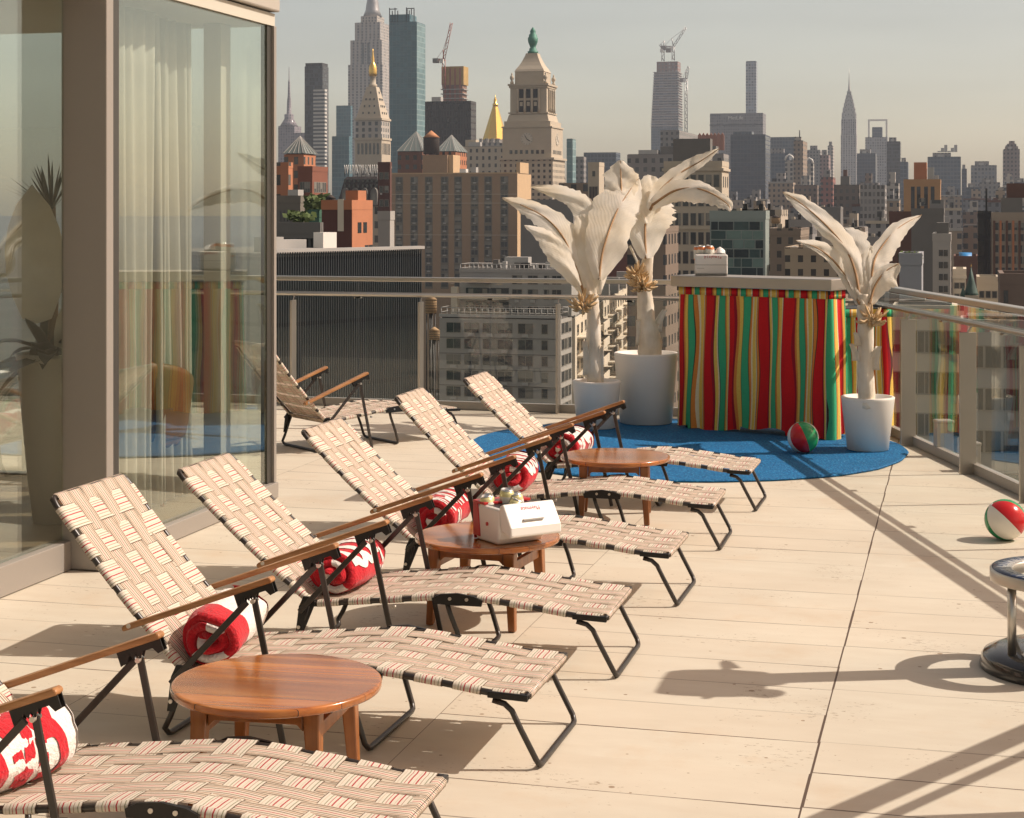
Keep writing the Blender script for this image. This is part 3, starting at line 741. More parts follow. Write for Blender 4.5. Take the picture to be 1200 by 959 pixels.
LSPOT = [  # foot-end x, centre y, turn, recline, label
    (-1.405, 4.345, .5, 48, 'woven folding lounger nearest the camera with only its seat and arms in the photo'),
    (-1.380, 5.725, -.6, 48.2, 'woven folding lounger behind the empty round table, with a spiral red and white towel'),
    (-1.350, 6.850, .5, 40.8, 'woven folding lounger just in front of the table with the open cooler'),
    (-1.310, 8.120, -.5, 41.2, 'woven folding lounger behind the table with the open cooler'),
    (-1.300, 9.470, .7, 43.9, 'woven folding lounger just in front of the table beside the rug edge'),
    (-1.245, 10.710, -.4, 41.8, 'woven folding lounger farthest along the row with its foot reaching over the blue rug'),
]
proto = make_lounger('folding_lounger', 50)
LOUNGERS = []
for i, (x, y, a, rec, lb) in enumerate(LSPOT):
    o = proto if i == 0 else copy_tree(proto)
    o.location = (x, y, 0); o.rotation_euler = (0, 0, R(a)); tag(o, lb, 'lounger', LG)
    for c in o.children:
        if c.name.startswith('backrest'): c.rotation_euler = (0, R(rec), 0)
    LOUNGERS.append(o)
o = copy_tree(proto); tag(o, 'woven folding lounger turned away, half hidden by the glass pavilion corner', 'lounger', LG)
LROT = R(52); p = ongr(429, 526)
ax = Vector((math.cos(LROT), math.sin(LROT)))
o.location = (p.x+ax.x*.88-ax.y*-.02, p.y+ax.y*.88-.25*ax.x*0, 0); o.rotation_euler = (0, 0, LROT)
# near arm post stands on p: shift sideways by half the width
o.location.x -= .30*ax.y; o.location.y += .30*ax.x
for c in o.children:
    if c.name.startswith('backrest'): c.rotation_euler = (0, R(50), 0)

# ---- round teak tables
def make_table(name):
    root = empty(name)
    MB().lathe([(0,.350),(.308,.350),(.316,.3505),(.323,.353),(.3262,.3565),(.327,.360),(.327,.370),(.3262,.3740),(.3240,.3764),(.320,.3777),(.314,.378),(.300,.378),(0,.378)], 64).build('tabletop', M_TOP, root)
    for sx_ in (-1, 1):
        for sy_ in (-1, 1):
            m = MB(); r = []
            for z, h, q in ((.345,.026,0),(.30,.025,.0),(.15,.020,.008),(.002,.0165,.016)):
                cx_, cy_ = sx_*(.178+q), sy_*(.19+q)
                r.append([(cx_-h,cy_-h,z),(cx_+h,cy_-h,z),(cx_+h,cy_+h,z),(cx_-h,cy_+h,z)])
            m.loft(r[::-1], smooth=False); m.build('leg', M_LEG, root, bevel=.006)
    for sy_ in (-1, 1):
        m = MB(); m.prism([(-.150,.345),(-.150,.285),(-.13,.305),(.13,.305),(.150,.285),(.150,.345)], sy_*.19-.016, sy_*.19+.016)
        m.build('rail', M_LEG, root, bevel=.004)
    for sx_ in (-1, 1):
        m = MB(); m.prism([(-.162,.30),(-.162,.255),(.162,.255),(.162,.30)], sx_*.178-.013, sx_*.178+.013, 'x')
        m.build('rail', M_LEG, root, bevel=.004)
    return root
TG = 'round teak tables between the loungers'
tp = make_table('round_table'); TBL = []
for i, (x, y, a, lb) in enumerate(((-2.063, 4.970, 4, 'empty round teak table in the foreground between the two nearest loungers'),
        (-2.066, 7.436, -5, 'round teak table with an open cooler of cans on it'), (-1.992, 10.02, 9, 'empty round teak table half on the blue rug'))):
    o = tp if i == 0 else copy_tree(tp)
    o.location = (x, y, 0); o.rotation_euler = (0,0,R(a)); tag(o, lb, 'table', TG); TBL.append(o)

# ---- rolled towels with script lettering
GLY = {  # pen strokes in a unit box
 'm': [[(0,0),(.02,.6)], [(.02,.45),(.14,.62),(.26,.5),(.27,0)], [(.27,.45),(.40,.62),(.52,.5),(.53,0)]],
 'i': [[(0,0),(.02,.58)], [(.02,.80),(.03,.86)]],
 'l': [[(0,0),(.03,.98)]],
 'A': [[(0,0),(.28,1.0),(.52,0)], [(.1,.34),(.42,.34)]],
 'u': [[(0,.6),(.02,.15),(.16,.0),(.32,.12),(.36,.6)], [(.36,.6),(.37,0)]],
 'n': [[(0,0),(.02,.6)], [(.02,.45),(.16,.62),(.32,.5),(.34,0)]],
 'R': [[(0,0),(0,1),(.3,.98),(.42,.78),(.3,.52),(0,.5)], [(.2,.5),(.5,0)]],
 'a': [[(.36,.5),(.2,.62),(.03,.42),(.04,.14),(.18,0),(.34,.14)], [(.36,.6),(.38,0)]],
 'v': [[(0,.6),(.18,0),(.38,.6)]],
}
ADV = {'m':.70,'i':.2,'l':.2,'A':.68,'u':.54,'n':.52,'R':.64,'a':.55,'v':.5}
def make_towel(x, y, z, r, ln, yaw, base, ink, txt, ts, a0, a1, label, seed, split=1.0):
    rn = random.Random(seed); root = empty('rolled_towel', (x, y, z), R(yaw))
    NA, NL = 48, 24
    lump = [rn.uniform(0, 6.28) for _ in range(6)]
    from mathutils import noise as mn
    def rad(a, t):
        k = mn.noise(Vector((math.cos(a)*1.1+seed, math.sin(a)*1.1, t*2.6)))*.15 + mn.noise(Vector((math.cos(a)*3+seed, math.sin(a)*3, t*9)))*.045
        return r*(1+k) * (1-.07*abs(2*t-1)**3)
    def pt(a, t, off=0):
        q = rad(a, t)+off; return Vector((q*math.cos(a)*1.10+.02*math.sin(3*t+seed), (t-.5)*ln+.012*math.sin(a*2+seed), max(q*math.sin(a)*.92, -r*.86)))
    m = MB()
    rings = [[pt(2*math.pi*j/NA, k/NL) for j in range(NA)] for k in range(NL+1)]
    n0 = int(NL*split)
    m.loft(rings[:n0+1], 0, cap=False)
    if n0 < NL: m.loft(rings[n0:], 1, cap=False)
    root_m = m.build('roll', [base, ink], root)
    # spiral ends: coils of cloth edge, alternate colours
    for sg, t in ((-1, 0), (1, 1)):
        nt_ = 2.3; rows_ = []; ms = MB(); K = 110
        for k in range(K+1):
            th_ = 2*math.pi*nt_*k/K; q = r*(.08+.90*k/K)
            c = lambda qq, dy: Vector((qq*rad(th_, t)/r*math.cos(th_)*1.10+.02*math.sin(3*t+seed), (t-.5)*ln+sg*dy+.012*math.sin(th_*2+seed), max(qq*rad(th_, t)/r*math.sin(th_)*.92, -r*.86)))
            bulge = .012*(1-(q/r)**2)+.008*math.sin(th_*1.3+seed)
            rows_.append([c(max(q-.019,.002), bulge+.002), c(max(q-.010,.003), bulge+.015), c(q+.006, bulge+.015), c(q+.015, bulge+.001)])
        seg = 0
        cut = [0, 22, 30, 52, 60, 78, 90, K]
        for si in range(len(cut)-1):
            ms.loft(rows_[cut[si]:cut[si+1]+1], si % 2, False, False)
        ms.loft([[pt(2*math.pi*j/NA, t) for j in range(NA)], [Vector((0, (t-.5)*ln+sg*.004, 0))]*NA], 0, cap=False)
        ms.build('coiled_end', [base, ink], root, fix=False)
    # lettering, ribbons a millimetre proud of the roll
    ml = MB(); pen = .0
    tw = sum(ADV[c] for c in txt) or 1
    for c in txt:
        for st_ in GLY[c]:
            P = smooth_poly([(p[0], p[1], 0) for p in st_], 7); hw = ts
            lr = []
            for k, p in enumerate(P):
                dv = (P[min(k+1,len(P)-1)]-P[max(k-1,0)]).normalized(); nn = Vector((-dv.y, dv.x, 0))
                row = []
                for u in (-1, -.33, .33, 1):
                    q = p+nn*hw*u
                    tt = .5+((pen+q.x)-tw/2)/tw*.88; aa = a0+(a1-a0)*q.y
                    row.append(pt(aa, min(max(tt, .02), .98), .0035))
                lr.append(row)
            ml.loft(lr, 0, False, False)
        pen += ADV[c]
    if txt: ml.build('lettering', ink, root, fix=False)
    # a hem band
    mb = MB(); rows_ = []
    for k in range(NL+1):
        rows_.append([pt(R(205)+.10*q, k/NL, .006) for q in range(5)])
    mb.loft(rows_, 0, False, False); mb.build('hem', ink, root, fix=False)
    return tag(root, label, 'towel', 'rolled towels on the loungers')
# (x from lounger foot end, lounger index)
def towel_on(i, dx, dy, r, ln, yaw, *a, dz=0):
    x, y = LSPOT[i][0], LSPOT[i][1]
    return make_towel(x+dx, y+dy, .252+r*.86+dz, r, ln, yaw, *a)
towel_on(0, -1.17, -.15, .108, .42, -4, M_TWWHT, M_TWRED, 'RAR', .105, R(125), R(-50), 'rolled white towel with big red letters on the nearest lounger', 11)
towel_on(1, -1.195, .0, .102, .42, 4, M_TWRED, M_TWWHT, '', .10, R(150), R(10), 'rolled towel with a red and white coiled end on the second nearest lounger', 21, .36)
towel_on(2, -1.18, .02, .098, .42, 6, M_TWRED, M_TWWHT, 'mil', .062, R(115), R(-40), 'rolled red towel with white script in front of the open cooler table', 31)
towel_on(3, -1.18, .04, .098, .42, 6, M_TWRED, M_TWWHT, 'vAuu', .060, R(115), R(-40), 'rolled red towel with dense white letters on the lounger behind the cooler table', 41)
towel_on(4, -1.18, .06, .098, .44, 4, M_TWRED, M_TWWHT, 'mni', .070, R(115), R(-50), 'rolled red towel with white letters just behind the cooler cans', 51)
towel_on(5, -1.18, .04, .098, .44, 4, M_TWRED, M_TWWHT, 'AlaR', .12, R(120), R(-40), 'rolled red towel with wide white bands on the lounger beside the rug', 61)

# ---- coolers
def can(parent_lbl, x, y, z, tilt, taz, label, band=M_CAN, grp='cans in the open cooler'):
    root = empty('drink_can', (x, y, z)); root.rotation_euler = (R(tilt)*math.cos(R(taz)), R(tilt)*math.sin(R(taz)), R(taz))
    MB().lathe([(.024,0),(.0325,.008),(.0325,.104),(.027,.117)], 24).build('body', band, root)
    MB().lathe([(0,.1172),(.0245,.1172),(.0262,.1215),(.0278,.1215),(.0285,.1165)], 24, cap=False).build('lid', M_CANLID, root)
    MB().prism([(-.010,-.004),(.004,-.009),(.012,-.006),(.012,.006),(.004,.009),(-.010,.004)], .1182, .1196, 'z').build('tab', M_CANLID, root)
    MB().lathe([(.0328,.018),(.0331,.020),(.0331,.090),(.0328,.092)], 24, cap=False).build('label_band', plain('white_can_label', (.72,.70,.62), .4, 0, .2, 40), root)
    return tag(root, label, 'can', grp)
def cooler_profile(w, h): return None
tz = .379
p = at(597, 626, 7.60); yawc = R(YAW+32)
cl = tag(empty('cooler', (p.x, p.y, tz), yawc), 'red and white cooler with its white lid swung open on the round table', 'cooler')
# local: x to the right, -y to the camera
W2 = .145
m = MB(); m.prism([(-.105,.0),(.105,.0),(.125,.03),(.130,.185),(-.130,.185),(-.125,.03)], -W2, W2, 'x'); m.build('body', M_WHITE, cl, bevel=.014)
m = MB(); m.prism([(.128,.0),(.135,.0),(.138,.19),(.128,.19)], -W2-.001, W2+.001, 'x'); m.prism([(.02,.186),(.14,.186),(.14,.20),(.02,.20)], -W2-.004, W2+.004, 'x')
m.prism([(.060,.02),(.134,.02),(.134,.19),(.085,.19)], -W2-.006, -W2+.001, 'x'); m.prism([(.060,.02),(.134,.02),(.134,.19),(.085,.19)], W2-.001, W2+.006, 'x')
m.build('red_shell', M_REDP, cl, bevel=.004)
m = MB(); m.box(-W2+.02, W2-.02, -.11, .11, .1852, .1862); m.build('opening', M_BLACK, cl)
# lid: a tent-shaped hood hanging down the front
lidp = [(-.128,.200),(-.165,.215),(-.245,.105),(-.250,.060),(-.236,.052),(-.150,.075),(-.132,.15)]
m = MB(); m.prism(lidp, -W2+.0, W2+.03, 'x'); m.build('lid', M_WHITE, cl, bevel=.008)
MB().box(-.055, .075, -.236, -.215, .135, .141, M=Matrix.Identity(4)).build('lid_recess', M_AC, cl)
m = MB(); m.tube([(-W2-.0065,-.01,.095),(-W2+.002,-.01,.095)], .010, 16); m.build('button', M_REDP, cl)
t = text_mesh('Playmate', .034, .0006, 'lettering', M_REDTXT); t.parent = cl
# lies on the sloping lid face, upside down because the lid is open
pa, pb = Vector((0,-.165,.215)), Vector((0,-.245,.105)); dn = (pb-pa).normalized(); nrm = Vector((0, dn.z, -dn.y)); nrm = nrm if nrm.y < 0 else -nrm
xv = Vector((-1,0,0)); yv = dn; zv = xv.cross(yv)
if zv.y > 0: zv = -zv; 
c0 = pa+dn*.035+zv*.0012+Vector((.015,0,0))
t.matrix_local = Matrix(((xv.x,yv.x,zv.x,c0.x),(xv.y,yv.y,zv.y,c0.y),(xv.z,yv.z,zv.z,c0.z),(0,0,0,1)))
cl.scale = (.82, .82, .86)
Mc = Matrix.Translation((p.x, p.y, tz)) @ Matrix.Rotation(yawc, 4, 'Z') @ Matrix.Diagonal((.82,.82,.86,1))
for lx, ly, lz, ti, az, lb in ((-.10,.03,.085,14,120,'yellow can leaning at the left end of the open cooler'), (-.045,-.045,.085,26,60,'low tilted yellow can in front in the open cooler'),
        (.005,.045,.115,6,20,'yellow can standing tallest in the open cooler'), (.065,.0,.095,10,-30,'yellow can at the right end of the open cooler'),
        (-.06,.085,.09,18,170,'yellow can half hidden at the back of the open cooler')):
    q = Mc @ Vector((lx, ly, lz)); can(None, q.x, q.y, q.z, ti, az, lb)

# ---- bar
E2, NB = Vector((1.279,-.512)).normalized(), Vector((.512,1.279)).normalized()
BL0, BR0 = Vector((-2.278,14.238)), Vector((-.999,13.726))
BLEN = (BR0-BL0).length; byaw = math.atan2(E2.y, E2.x)
br = tag(empty('bar_counter', (BL0.x, BL0.y, 0), byaw), 'tall bar with a steel top and a gathered skirt of red yellow green stripes', 'bar')
m = MB(); m.box(-.055, BLEN+.045, -.055, .36, 1.200, 1.292); m.build('counter_top', M_STEELP, br, bevel=.006)
m = MB(); m.box(-.02, BLEN+.01, -.01, .33, 1.165, 1.199); m.box(.03, BLEN-.03, .03, .30, .10, 1.165); m.build('carcass', M_BLACK, br)
for lx in (.05, BLEN-.05):
    for ly in (.05, .28): MB().tube([(lx,ly,0.02),(lx,ly,.12)], .02, 10).build('foot', M_STEEL, br)
def skirt(parent, path, z0, z1, seed, rep=.50, hemw=.012, gather=.022, u0=0.0, band=.065):
    """gathered cloth hung along a path (list of 2-D points); header band on top"""
    rn = random.Random(seed); pts = []; s = 0
    P = [Vector(q) for q in path]
    seg = []
    for a, b in zip(P[:-1], P[1:]):
        L = (b-a).length; n = max(int(L/.0075), 2); e = (b-a)/L; nn = Vector((e.y, -e.x))
        for k in range(n): seg.append((a+e*(L*k/n), nn, s+L*k/n))
        s += L
    seg.append((P[-1], nn, s))
    # fold field
    ks = [(rn.uniform(26, 34), rn.uniform(0, 6.28), 1.0), (rn.uniform(46, 60), rn.uniform(0, 6.28), .5), (rn.uniform(12, 18), rn.uniform(0, 6.28), .8)]
    def fold(q, t): return sum(a*math.sin(k*q+p_+1.4*t*math.sin(q*5+p_)) for k, p_, a in ks)/2.0
    m = MB(); rows_ = []
    K = 14
    hz = [.012*math.sin(q*4.3+seed)+hemw*math.sin(q*17+seed*2)+(-.02 if (q % .9) > .42 else .012) for _, _, q in seg]
    for k in range(K+1):
        t = k/K; row = []
        for i, (c, nn_, q) in enumerate(seg):
            amp = gather*(.25+.75*t**.7); f = fold(q, t)
            edge = min(1, q/.05, (s-q)/.05)
            d = c+nn_*(.012+amp*f*max(edge, .15)+.03*t)
            z = (z1-band)+((z0+hz[i])-(z1-band))*t
            row.append((d.x, d.y, z))
        rows_.append(row)
    us = [ (u0+q/rep+.05*fold(q, 0)) for _, _, q in seg]
    m.loft(rows_, 0, False, False, True, lambda i, j: (us[j]+.018*math.sin(i*.5+us[j]*9), i/K))
    m.build('skirt', M_SKIRT, parent, fix=False)
    m = MB(); rows_ = [[(c.x+nn_.x*.014+.003*math.sin(q*40)*nn_.x, c.y+nn_.y*.014, z) for c, nn_, q in seg] for z in (z1, z1-band)]
    m.loft(rows_, 0, False, False, True, lambda i, j: (seg[j][2]/rep*1.15+.3+u0, i)); m.build('skirt_header', M_SKIRT, parent, fix=False, solid=.003)
skirt(br, [(-.0,.30),(0,0),(BLEN,0),(BLEN,.26),(BLEN-.3,.30)], .045, 1.199, 3, rep=.50, gather=.030, u0=.60-.30/.50)
wg = tag(empty('side_table', (-.985,14.135,0), math.atan2(.215,.427)), 'lower side counter dressed in the same striped skirt, between the tall bar and the railing', 'counter')
MB().box(-.02,.50,-.0,.42,1.00,1.035).build('counter_top', M_BLACK, wg)
m = MB()
for q in ((.02,.04),(.46,.04),(.02,.38),(.46,.38)): m.tube([(q[0],q[1],.003),(q[0],q[1],1.0)], .015)
m.build('leg_frame', M_STEEL, wg)
skirt(wg, [(0,.4),(0,0),(.48,0),(.48,.4)], .04, 1.03, 9, rep=.42, u0=.2)

# cooler on the bar
cz = 1.294; q = BL0+E2*.21+NB*.16
c2 = tag(empty('cooler', (q.x, q.y, cz), R(YAW-4)), 'white cooler full of cans standing on the bar top', 'cooler')
m = MB(); m.prism([(-.085,0),(.085,0),(.095,.02),(.095,.175),(-.095,.175),(-.095,.02)], -.135, .135, 'x'); m.build('body', M_WHITE, c2, bevel=.012)
MB().box(-.12,.12,-.08,.08,.172,.1765).build('opening', M_BLACK, c2)
MB().box(-.138,.138,-.0975,-.0945,.086,.091).build('seam', M_AC, c2)
MB().box(-.12,-.06,-.0975,-.0945,.058,.062).build('seam', M_AC, c2)
# curved red word
for k, chh in enumerate('Playmate'):
    t = text_mesh(chh, .034, .0006, 'letter', M_REDTXT); t.parent = c2; u = (k-3.5)/3.5
    t.location = (.012+u*.064, -.0962, .150+.010*(1-u*u)); t.rotation_euler = (R(90), R(9*u), 0)
Mc = Matrix.Translation((q.x, q.y, cz)) @ Matrix.Rotation(R(YAW-4), 4, 'Z')
for lx, ly, lz, ti, az, lb in ((-.085,.0,.125,8,200,'orange can at the left in the bar cooler'), (-.035,-.02,.13,12,40,'orange can second from the left in the bar cooler'),
        (-.0,.03,.12,10,100,'orange can behind the others in the bar cooler'), (-.11,.045,.12,4,0,'orange can at the back corner in the bar cooler')):
    v = Mc @ Vector((lx,ly,lz)); can(None, v.x, v.y, v.z, ti, az, lb, M_CANORG, 'cans in the bar cooler')
m = MB(); rn = random.Random(4); rr_ = []
for k in range(6):
    t = k/5; rad_ = .052*(1-t)**.6+.002
    rr_.append([(rad_*math.cos(a*.524)*(1+.15*rn.uniform(-1,1)), rad_*math.sin(a*.524), .06*t) for a in range(12)])
m.loft(rr_); v = Mc @ Vector((.075,0,.1775)); tag(m.build('ice_bag', M_ICE, loc=v), 'clear bag of ice peaking out of the bar cooler', 'ice bag')

# ---- beach balls
def ball(px, py, r, axis, cen, label, z=0.0):
    p = ongr(px, py, z); m = MB(); n = 48; k = 24
    rings = []
    for i in range(k+1):
        a = math.pi*i/k; rings.append([(r*math.sin(a)*math.cos(2*math.pi*j/n), r*math.sin(a)*math.sin(2*math.pi*j/n), r*math.cos(a)) for j in range(n)])
    b = len(m.v); m.v = [Vector(q) for r_ in rings for q in r_]
    for i in range(k):
        for j in range(n): m.face((i*n+j, i*n+(j+1)%n, (i+1)*n+(j+1)%n, (i+1)*n+j), (j//8) % 3, None, True)
    root = m.build('beach_ball', [M_WHITEV, M_REDV, M_GREENP], loc=(p.x, p.y, z+r))
    za = (RT*axis[0]+UP*axis[1]+FW*axis[2]).normalized(); ya = (RT*cen[0]+UP*cen[1]+FW*cen[2]); ya = (ya-za*ya.dot(za)).normalized(); xa = ya.cross(za)
    root.rotation_euler = Matrix((xa, ya, za)).transposed().to_euler()
    MB().lathe([(.0,r*1.003),(r*.16,r*.99),(r*.17,r*.982)], 24).build('end_disc', M_WHITEV, root)
    MB().lathe([(0,r*1.012),(.008,r*1.012),(.009,r*1.0)], 12).build('valve', M_WHITEV, root)
    return tag(root, label, 'ball', 'striped beach balls')
ball(1178, 633, .114, (-.7,.7,.1), (.36,.36,-.85), 'beach ball on the bare stone floor near the railing', 0)
ball(941, 531, .117, (-.35,.9,.15), (-.42,-.15,-.88), 'beach ball on the blue rug in front of the striped bar', .02)

# ---- coin viewer with a ring-shaped panorama plate
vp_ = at(1246, 300, 6.85)
vw = tag(empty('viewer_stand', (vp_.x, vp_.y, 0)), 'black domed viewer base with a steel ring plate at the right edge of the photo', 'viewer')
MB().lathe([(.0,.0),(.322,.0),(.326,.012),(.318,.03),(.318,.045),(.308,.06),(.25,.085),(.12,.098),(.0,.10)], 72).build('base', plain('black_gloss_enamel', (.012,.012,.013), .18, 0, .2, 6, coat=.6), vw)
MB().lathe([(.285,.355),(.285,.395),(.281,.400),(.199,.400),(.195,.395),(.195,.355)], 72, cap=False).build('ring', M_STEEL, vw)
def mat_map():
    m, nt, b = newmat('skyline_drawing_plate'); tc = N(nt, 'ShaderNodeTexCoord')
    sx = N(nt, 'ShaderNodeSeparateXYZ'); nt.links.new(tc.outputs['Object'], sx.inputs[0])
    a = mth(nt, 'ARCTAN2', sx.outputs[1], sx.outputs[0]); rr_ = mth(nt, 'SQRT', mth(nt, 'ADD', mth(nt, 'POWER', sx.outputs[0], 2.0), mth(nt, 'POWER', sx.outputs[1], 2.0)))
    cell = mth(nt, 'FLOOR', mth(nt, 'MULTIPLY', a, 22)); w = N(nt, 'ShaderNodeTexWhiteNoise', noise_dimensions='1D'); nt.links.new(cell, w.inputs['W'])
    tower = mth(nt, 'LESS_THAN', rr_, mth(nt, 'MULTIPLY_ADD', w.outputs[0], .05, .215))
    line = mth(nt, 'LESS_THAN', mth(nt, 'FRACT', mth(nt, 'MULTIPLY', a, 44)), .3)
    c = mix(nt, tower, (.05,.08,.16), (.42,.42,.40)); c = mix(nt, line, c, (.02,.02,.025))
    nt.links.new(c, b.inputs['Base Color']); b.inputs['Roughness'].default_value = .25; return m
MB().lathe([(.277,.400),(.277,.403),(.203,.403),(.203,.400)], 72, cap=False).build('panorama_plate', mat_map(), vw)
for k in range(5):
    a = R(180+YAW+20+72*k); MB().lathe([(.017,.075),(.017,.356)], 20, c=(.245*math.cos(a), .245*math.sin(a), 0)).build('ring_post', M_STEEL, vw)
MB().lathe([(.115,.09),(.10,.11),(.085,.14),(.072,.2),(.07,1.25),(.09,1.3),(.06,1.34)], 32).build('column', M_STEELP, vw)
m = MB(); m.lathe([(.05,1.30),(.06,1.36),(.05,1.40)], 20)
prf = [(.0,1.40),(.13,1.40),(.19,1.46),(.20,1.56),(.16,1.64),(.05,1.68),(-.04,1.66),(-.08,1.56),(-.06,1.45)]
m.prism([(x+.05,z) for x, z in prf], -.17, .17)
m.build('viewer_head', M_STEELP, vw, bevel=.03)
for sg in (-1, 1):
    m = MB(); m.tube([(.20,sg*.085,1.55),(.36,sg*.085,1.57)], [.055,.06], 20); m.tube([(.0,sg*.04,1.55),(-.06,sg*.04,1.54)], [.03,.035], 16); m.build('barrel', M_STEEL, vw)
    m = MB(); m.tube(smooth_poly([(.05,sg*.17,1.45),(.0,sg*.25,1.42),(-.05,sg*.26,1.36),(.0,sg*.17,1.36)], 5), .014, 8); m.build('grip', M_BLACK, vw)

# ================================================================== WHITE CANVAS BANANA PLANTS
def leaf(root, D, mid, wl, wr, dd=(0,0), fold=.35, seed=0, rag=.12, name='leaf', rib=True, tipcut=0.0):
    """mid: midrib points where the photo shows them, pushed nearer/farther by dd along the leaf; wl/wr half widths (pixels) on its two sides"""
    rn = random.Random(seed); s = D/FPX
    P = smooth_poly([(p[0], p[1], 0) for p in mid], 8); n = len(P); rows_ = []; mids = []
    rl = [rn.uniform(-1, 1) for _ in range(n)]; r2 = [rn.uniform(-1, 1) for _ in range(n)]
    loc = root.location
    for i, p in enumerate(P):
        t = i/(n-1); dv = (P[min(i+1,n-1)]-P[max(i-1,0)]).normalized(); pr = Vector((-dv.y, dv.x))   # to the right-hand side on screen when going up: -pr
        a = lerp_list(wl, t); b = lerp_list(wr, t)
        a *= 1+rag*rl[i]*(.3+t); b *= 1+rag*r2[i]*(.3+t)
        dep = dd[0]+(dd[1]-dd[0])*t if len(dd) == 2 else lerp_list(dd, t)
        row = []
        for u in (-1, -.72, -.4, -.12, 0, .12, .4, .72, 1):
            w = (a if u < 0 else b)*abs(u)
            sg = 1 if u > 0 else -1
            q = Vector((p.x - dv.y*w*sg, p.y + dv.x*w*sg))
            curl = .85*max(mid[0][1]-q.y, -8)*s + fold*(abs(u)**1.4)*w*s*.8 + .012*math.sin(9*t+u*3+seed)+.008*math.sin(23*t+u*7+seed*2)
            row.append(at(q.x, q.y, D+dep+curl)-loc)
        rows_.append(row); mids.append(at(p.x, p.y, D+dep+.85*max(mid[0][1]-p.y, -8)*s-.004)-loc)
    m = MB(); U = (0,.14,.3,.44,.5,.56,.7,.86,1)
    m.loft(rows_, 0, False, False, True, lambda i, j: (U[j], i/(n-1)))
    o = m.build(name, M_LEAF, root, fix=False)
    if rib:
        mm = MB(); mm.tube(mids, [.0115*(1-.8*i/(n-1)) for i in range(n)], 8); mm.build('midrib', M_RIB, o)
    return o
def bunch(root, px, py, D, rx, ry, seed, n=46):
    rn = random.Random(seed); c = at(px, py, D)-root.location; s = D/FPX; m = MB()
    for k in range(n):
        z = rn.uniform(-1, 1); a = rn.uniform(0, 6.28); q = math.sqrt(1-z*z)
        dv = Vector((q*math.cos(a), q*math.sin(a), z*.85+.12)); ln = rn.uniform(.75, 1.12)
        up = Vector((0,0,.35*rx*s)); b = c+Vector((dv.x*rx*s*.25, dv.y*rx*s*.25, dv.z*ry*s*.35)); e = c+Vector((dv.x*rx*s*ln, dv.y*rx*s*ln, dv.z*ry*s*ln))
        md = (b+e)/2+Vector((0,0,-.012)); r_ = rn.uniform(.009,.0135)
        m.tube(smooth_poly([b, md, e+Vector((0,0,.012))], 3), [r_*.5,r_*.9,r_,r_*1.1,r_*.95,r_*.6,r_*.2], 6)
    m.build('banana_bunch', M_BUNCH, root)
def pot(root, rt, rb, h, z=0.0):
    MB().lathe([(0,z),(rb,z),(rb+.012,z+.006),(rt,h-.02),(rt+.002,h-.004),(rt-.004,h),(rt-.026,h),(rt-.034,h-.04),(0,h-.04)], 48, cap=False).build('pot', M_POT, root)
    MB().lathe([(0,h-.038),(rt-.035,h-.042)], 32, cap=False).build('sand', M_SOIL, root)
def stem(root, D, pts, rad_, seed, flaps=()):
    rn = random.Random(seed); P = smooth_poly([(p[0],p[1],0) for p in pts], 6); W = [at(p.x,p.y,D)-root.location for p in P]; n = len(W)
    m = MB(); rings = []
    for i, p in enumerate(W):
        r_ = lerp_list(rad_, i/(n-1)); rings.append([p+Vector((r_*(1+.10*math.sin(5*a*.393+i*.4)+.05*rn.uniform(-1,1))*math.cos(a*.393), r_*(1+.08*math.sin(3*a*.393+i))*math.sin(a*.393), .006*rn.uniform(-1,1))) for a in range(16)])
    m.loft(rings); m.build('stem', M_BARK, root)
    for (fx, fy, w, h, dx) in flaps:   # loose sheaths peeling off the stem
        c = at(fx, fy, D-.05)-root.location; s = D/FPX; rows_ = []
        for k in range(7):
            t = k/6; row = []
            for u in range(5):
                q = u/4-.5; row.append(c+RT*((q*w*(1-.5*t)+dx*t*t)*s)+Vector((0,0,(t-.5)*h*s))+FW*(.02*math.cos(q*3)-.03*t*t*abs(dx)/10))
            rows_.append(row)
        mm = MB(); mm.loft(rows_, 0, False, False); mm.build('sheath', M_BARK, root, fix=False, solid=.004)

# right: in front of the railing corner
D3 = 12.85; p = ongr(1017, 530); p3 = tag(empty('banana_plant', (p.x, p.y, .02)), 'smallest white artificial banana plant, alone right of the bar near the railing', 'plant', 'white artificial banana plants in pots')
pot(p3, .200, .143, .405)
stem(p3, D3, [(1016,478),(1014,440),(1015,400),(1013,360),(1012,345)], [.062,.060,.058,.055,.04], 3, [(1003,413,9,20,-6),(1024,420,14,28,5),(1005,398,8,16,-3)])
leaf(p3, D3, [(1008,352),(1002,318),(990,290),(966,262),(938,238),(917,225)], [5,12,9,12,10,0], [4,10,14,12,9,0], (.0,-.35), .5, 1)
leaf(p3, D3, [(1007,356),(996,333),(979,308),(958,291),(932,282)], [4,7,6,5,0], [5,15,13,9,0], (-.05,.1,-.2,-.35), .5, 2)
leaf(p3, D3, [(1010,352),(1006,320),(1004,298),(1000,282),(990,268)], [5,13,14,12,2], [6,13,16,16,3], (.0,.06,.1), .3, 3, rib=False)
leaf(p3, D3, [(1018,354),(1022,320),(1029,296),(1052,268),(1080,252)], [5,7,9,8,0], [5,17,19,13,0], (.0,-.10,-.05,.12), .55, 4)
leaf(p3, D3, [(1019,356),(1026,334),(1038,318),(1054,309)], [3,8,8,0], [5,16,22,4], (-.05,-.15,-.2), .5, 5)
leaf(p3, D3, [(1013,356),(1011,330),(1016,306),(1021,288)], [5,10,10,1], [5,9,9,1], (-.06,-.08), .4, 6, rib=False)
bunch(p3, 1021, 374, D3-.08, 21, 16, 5, 44)

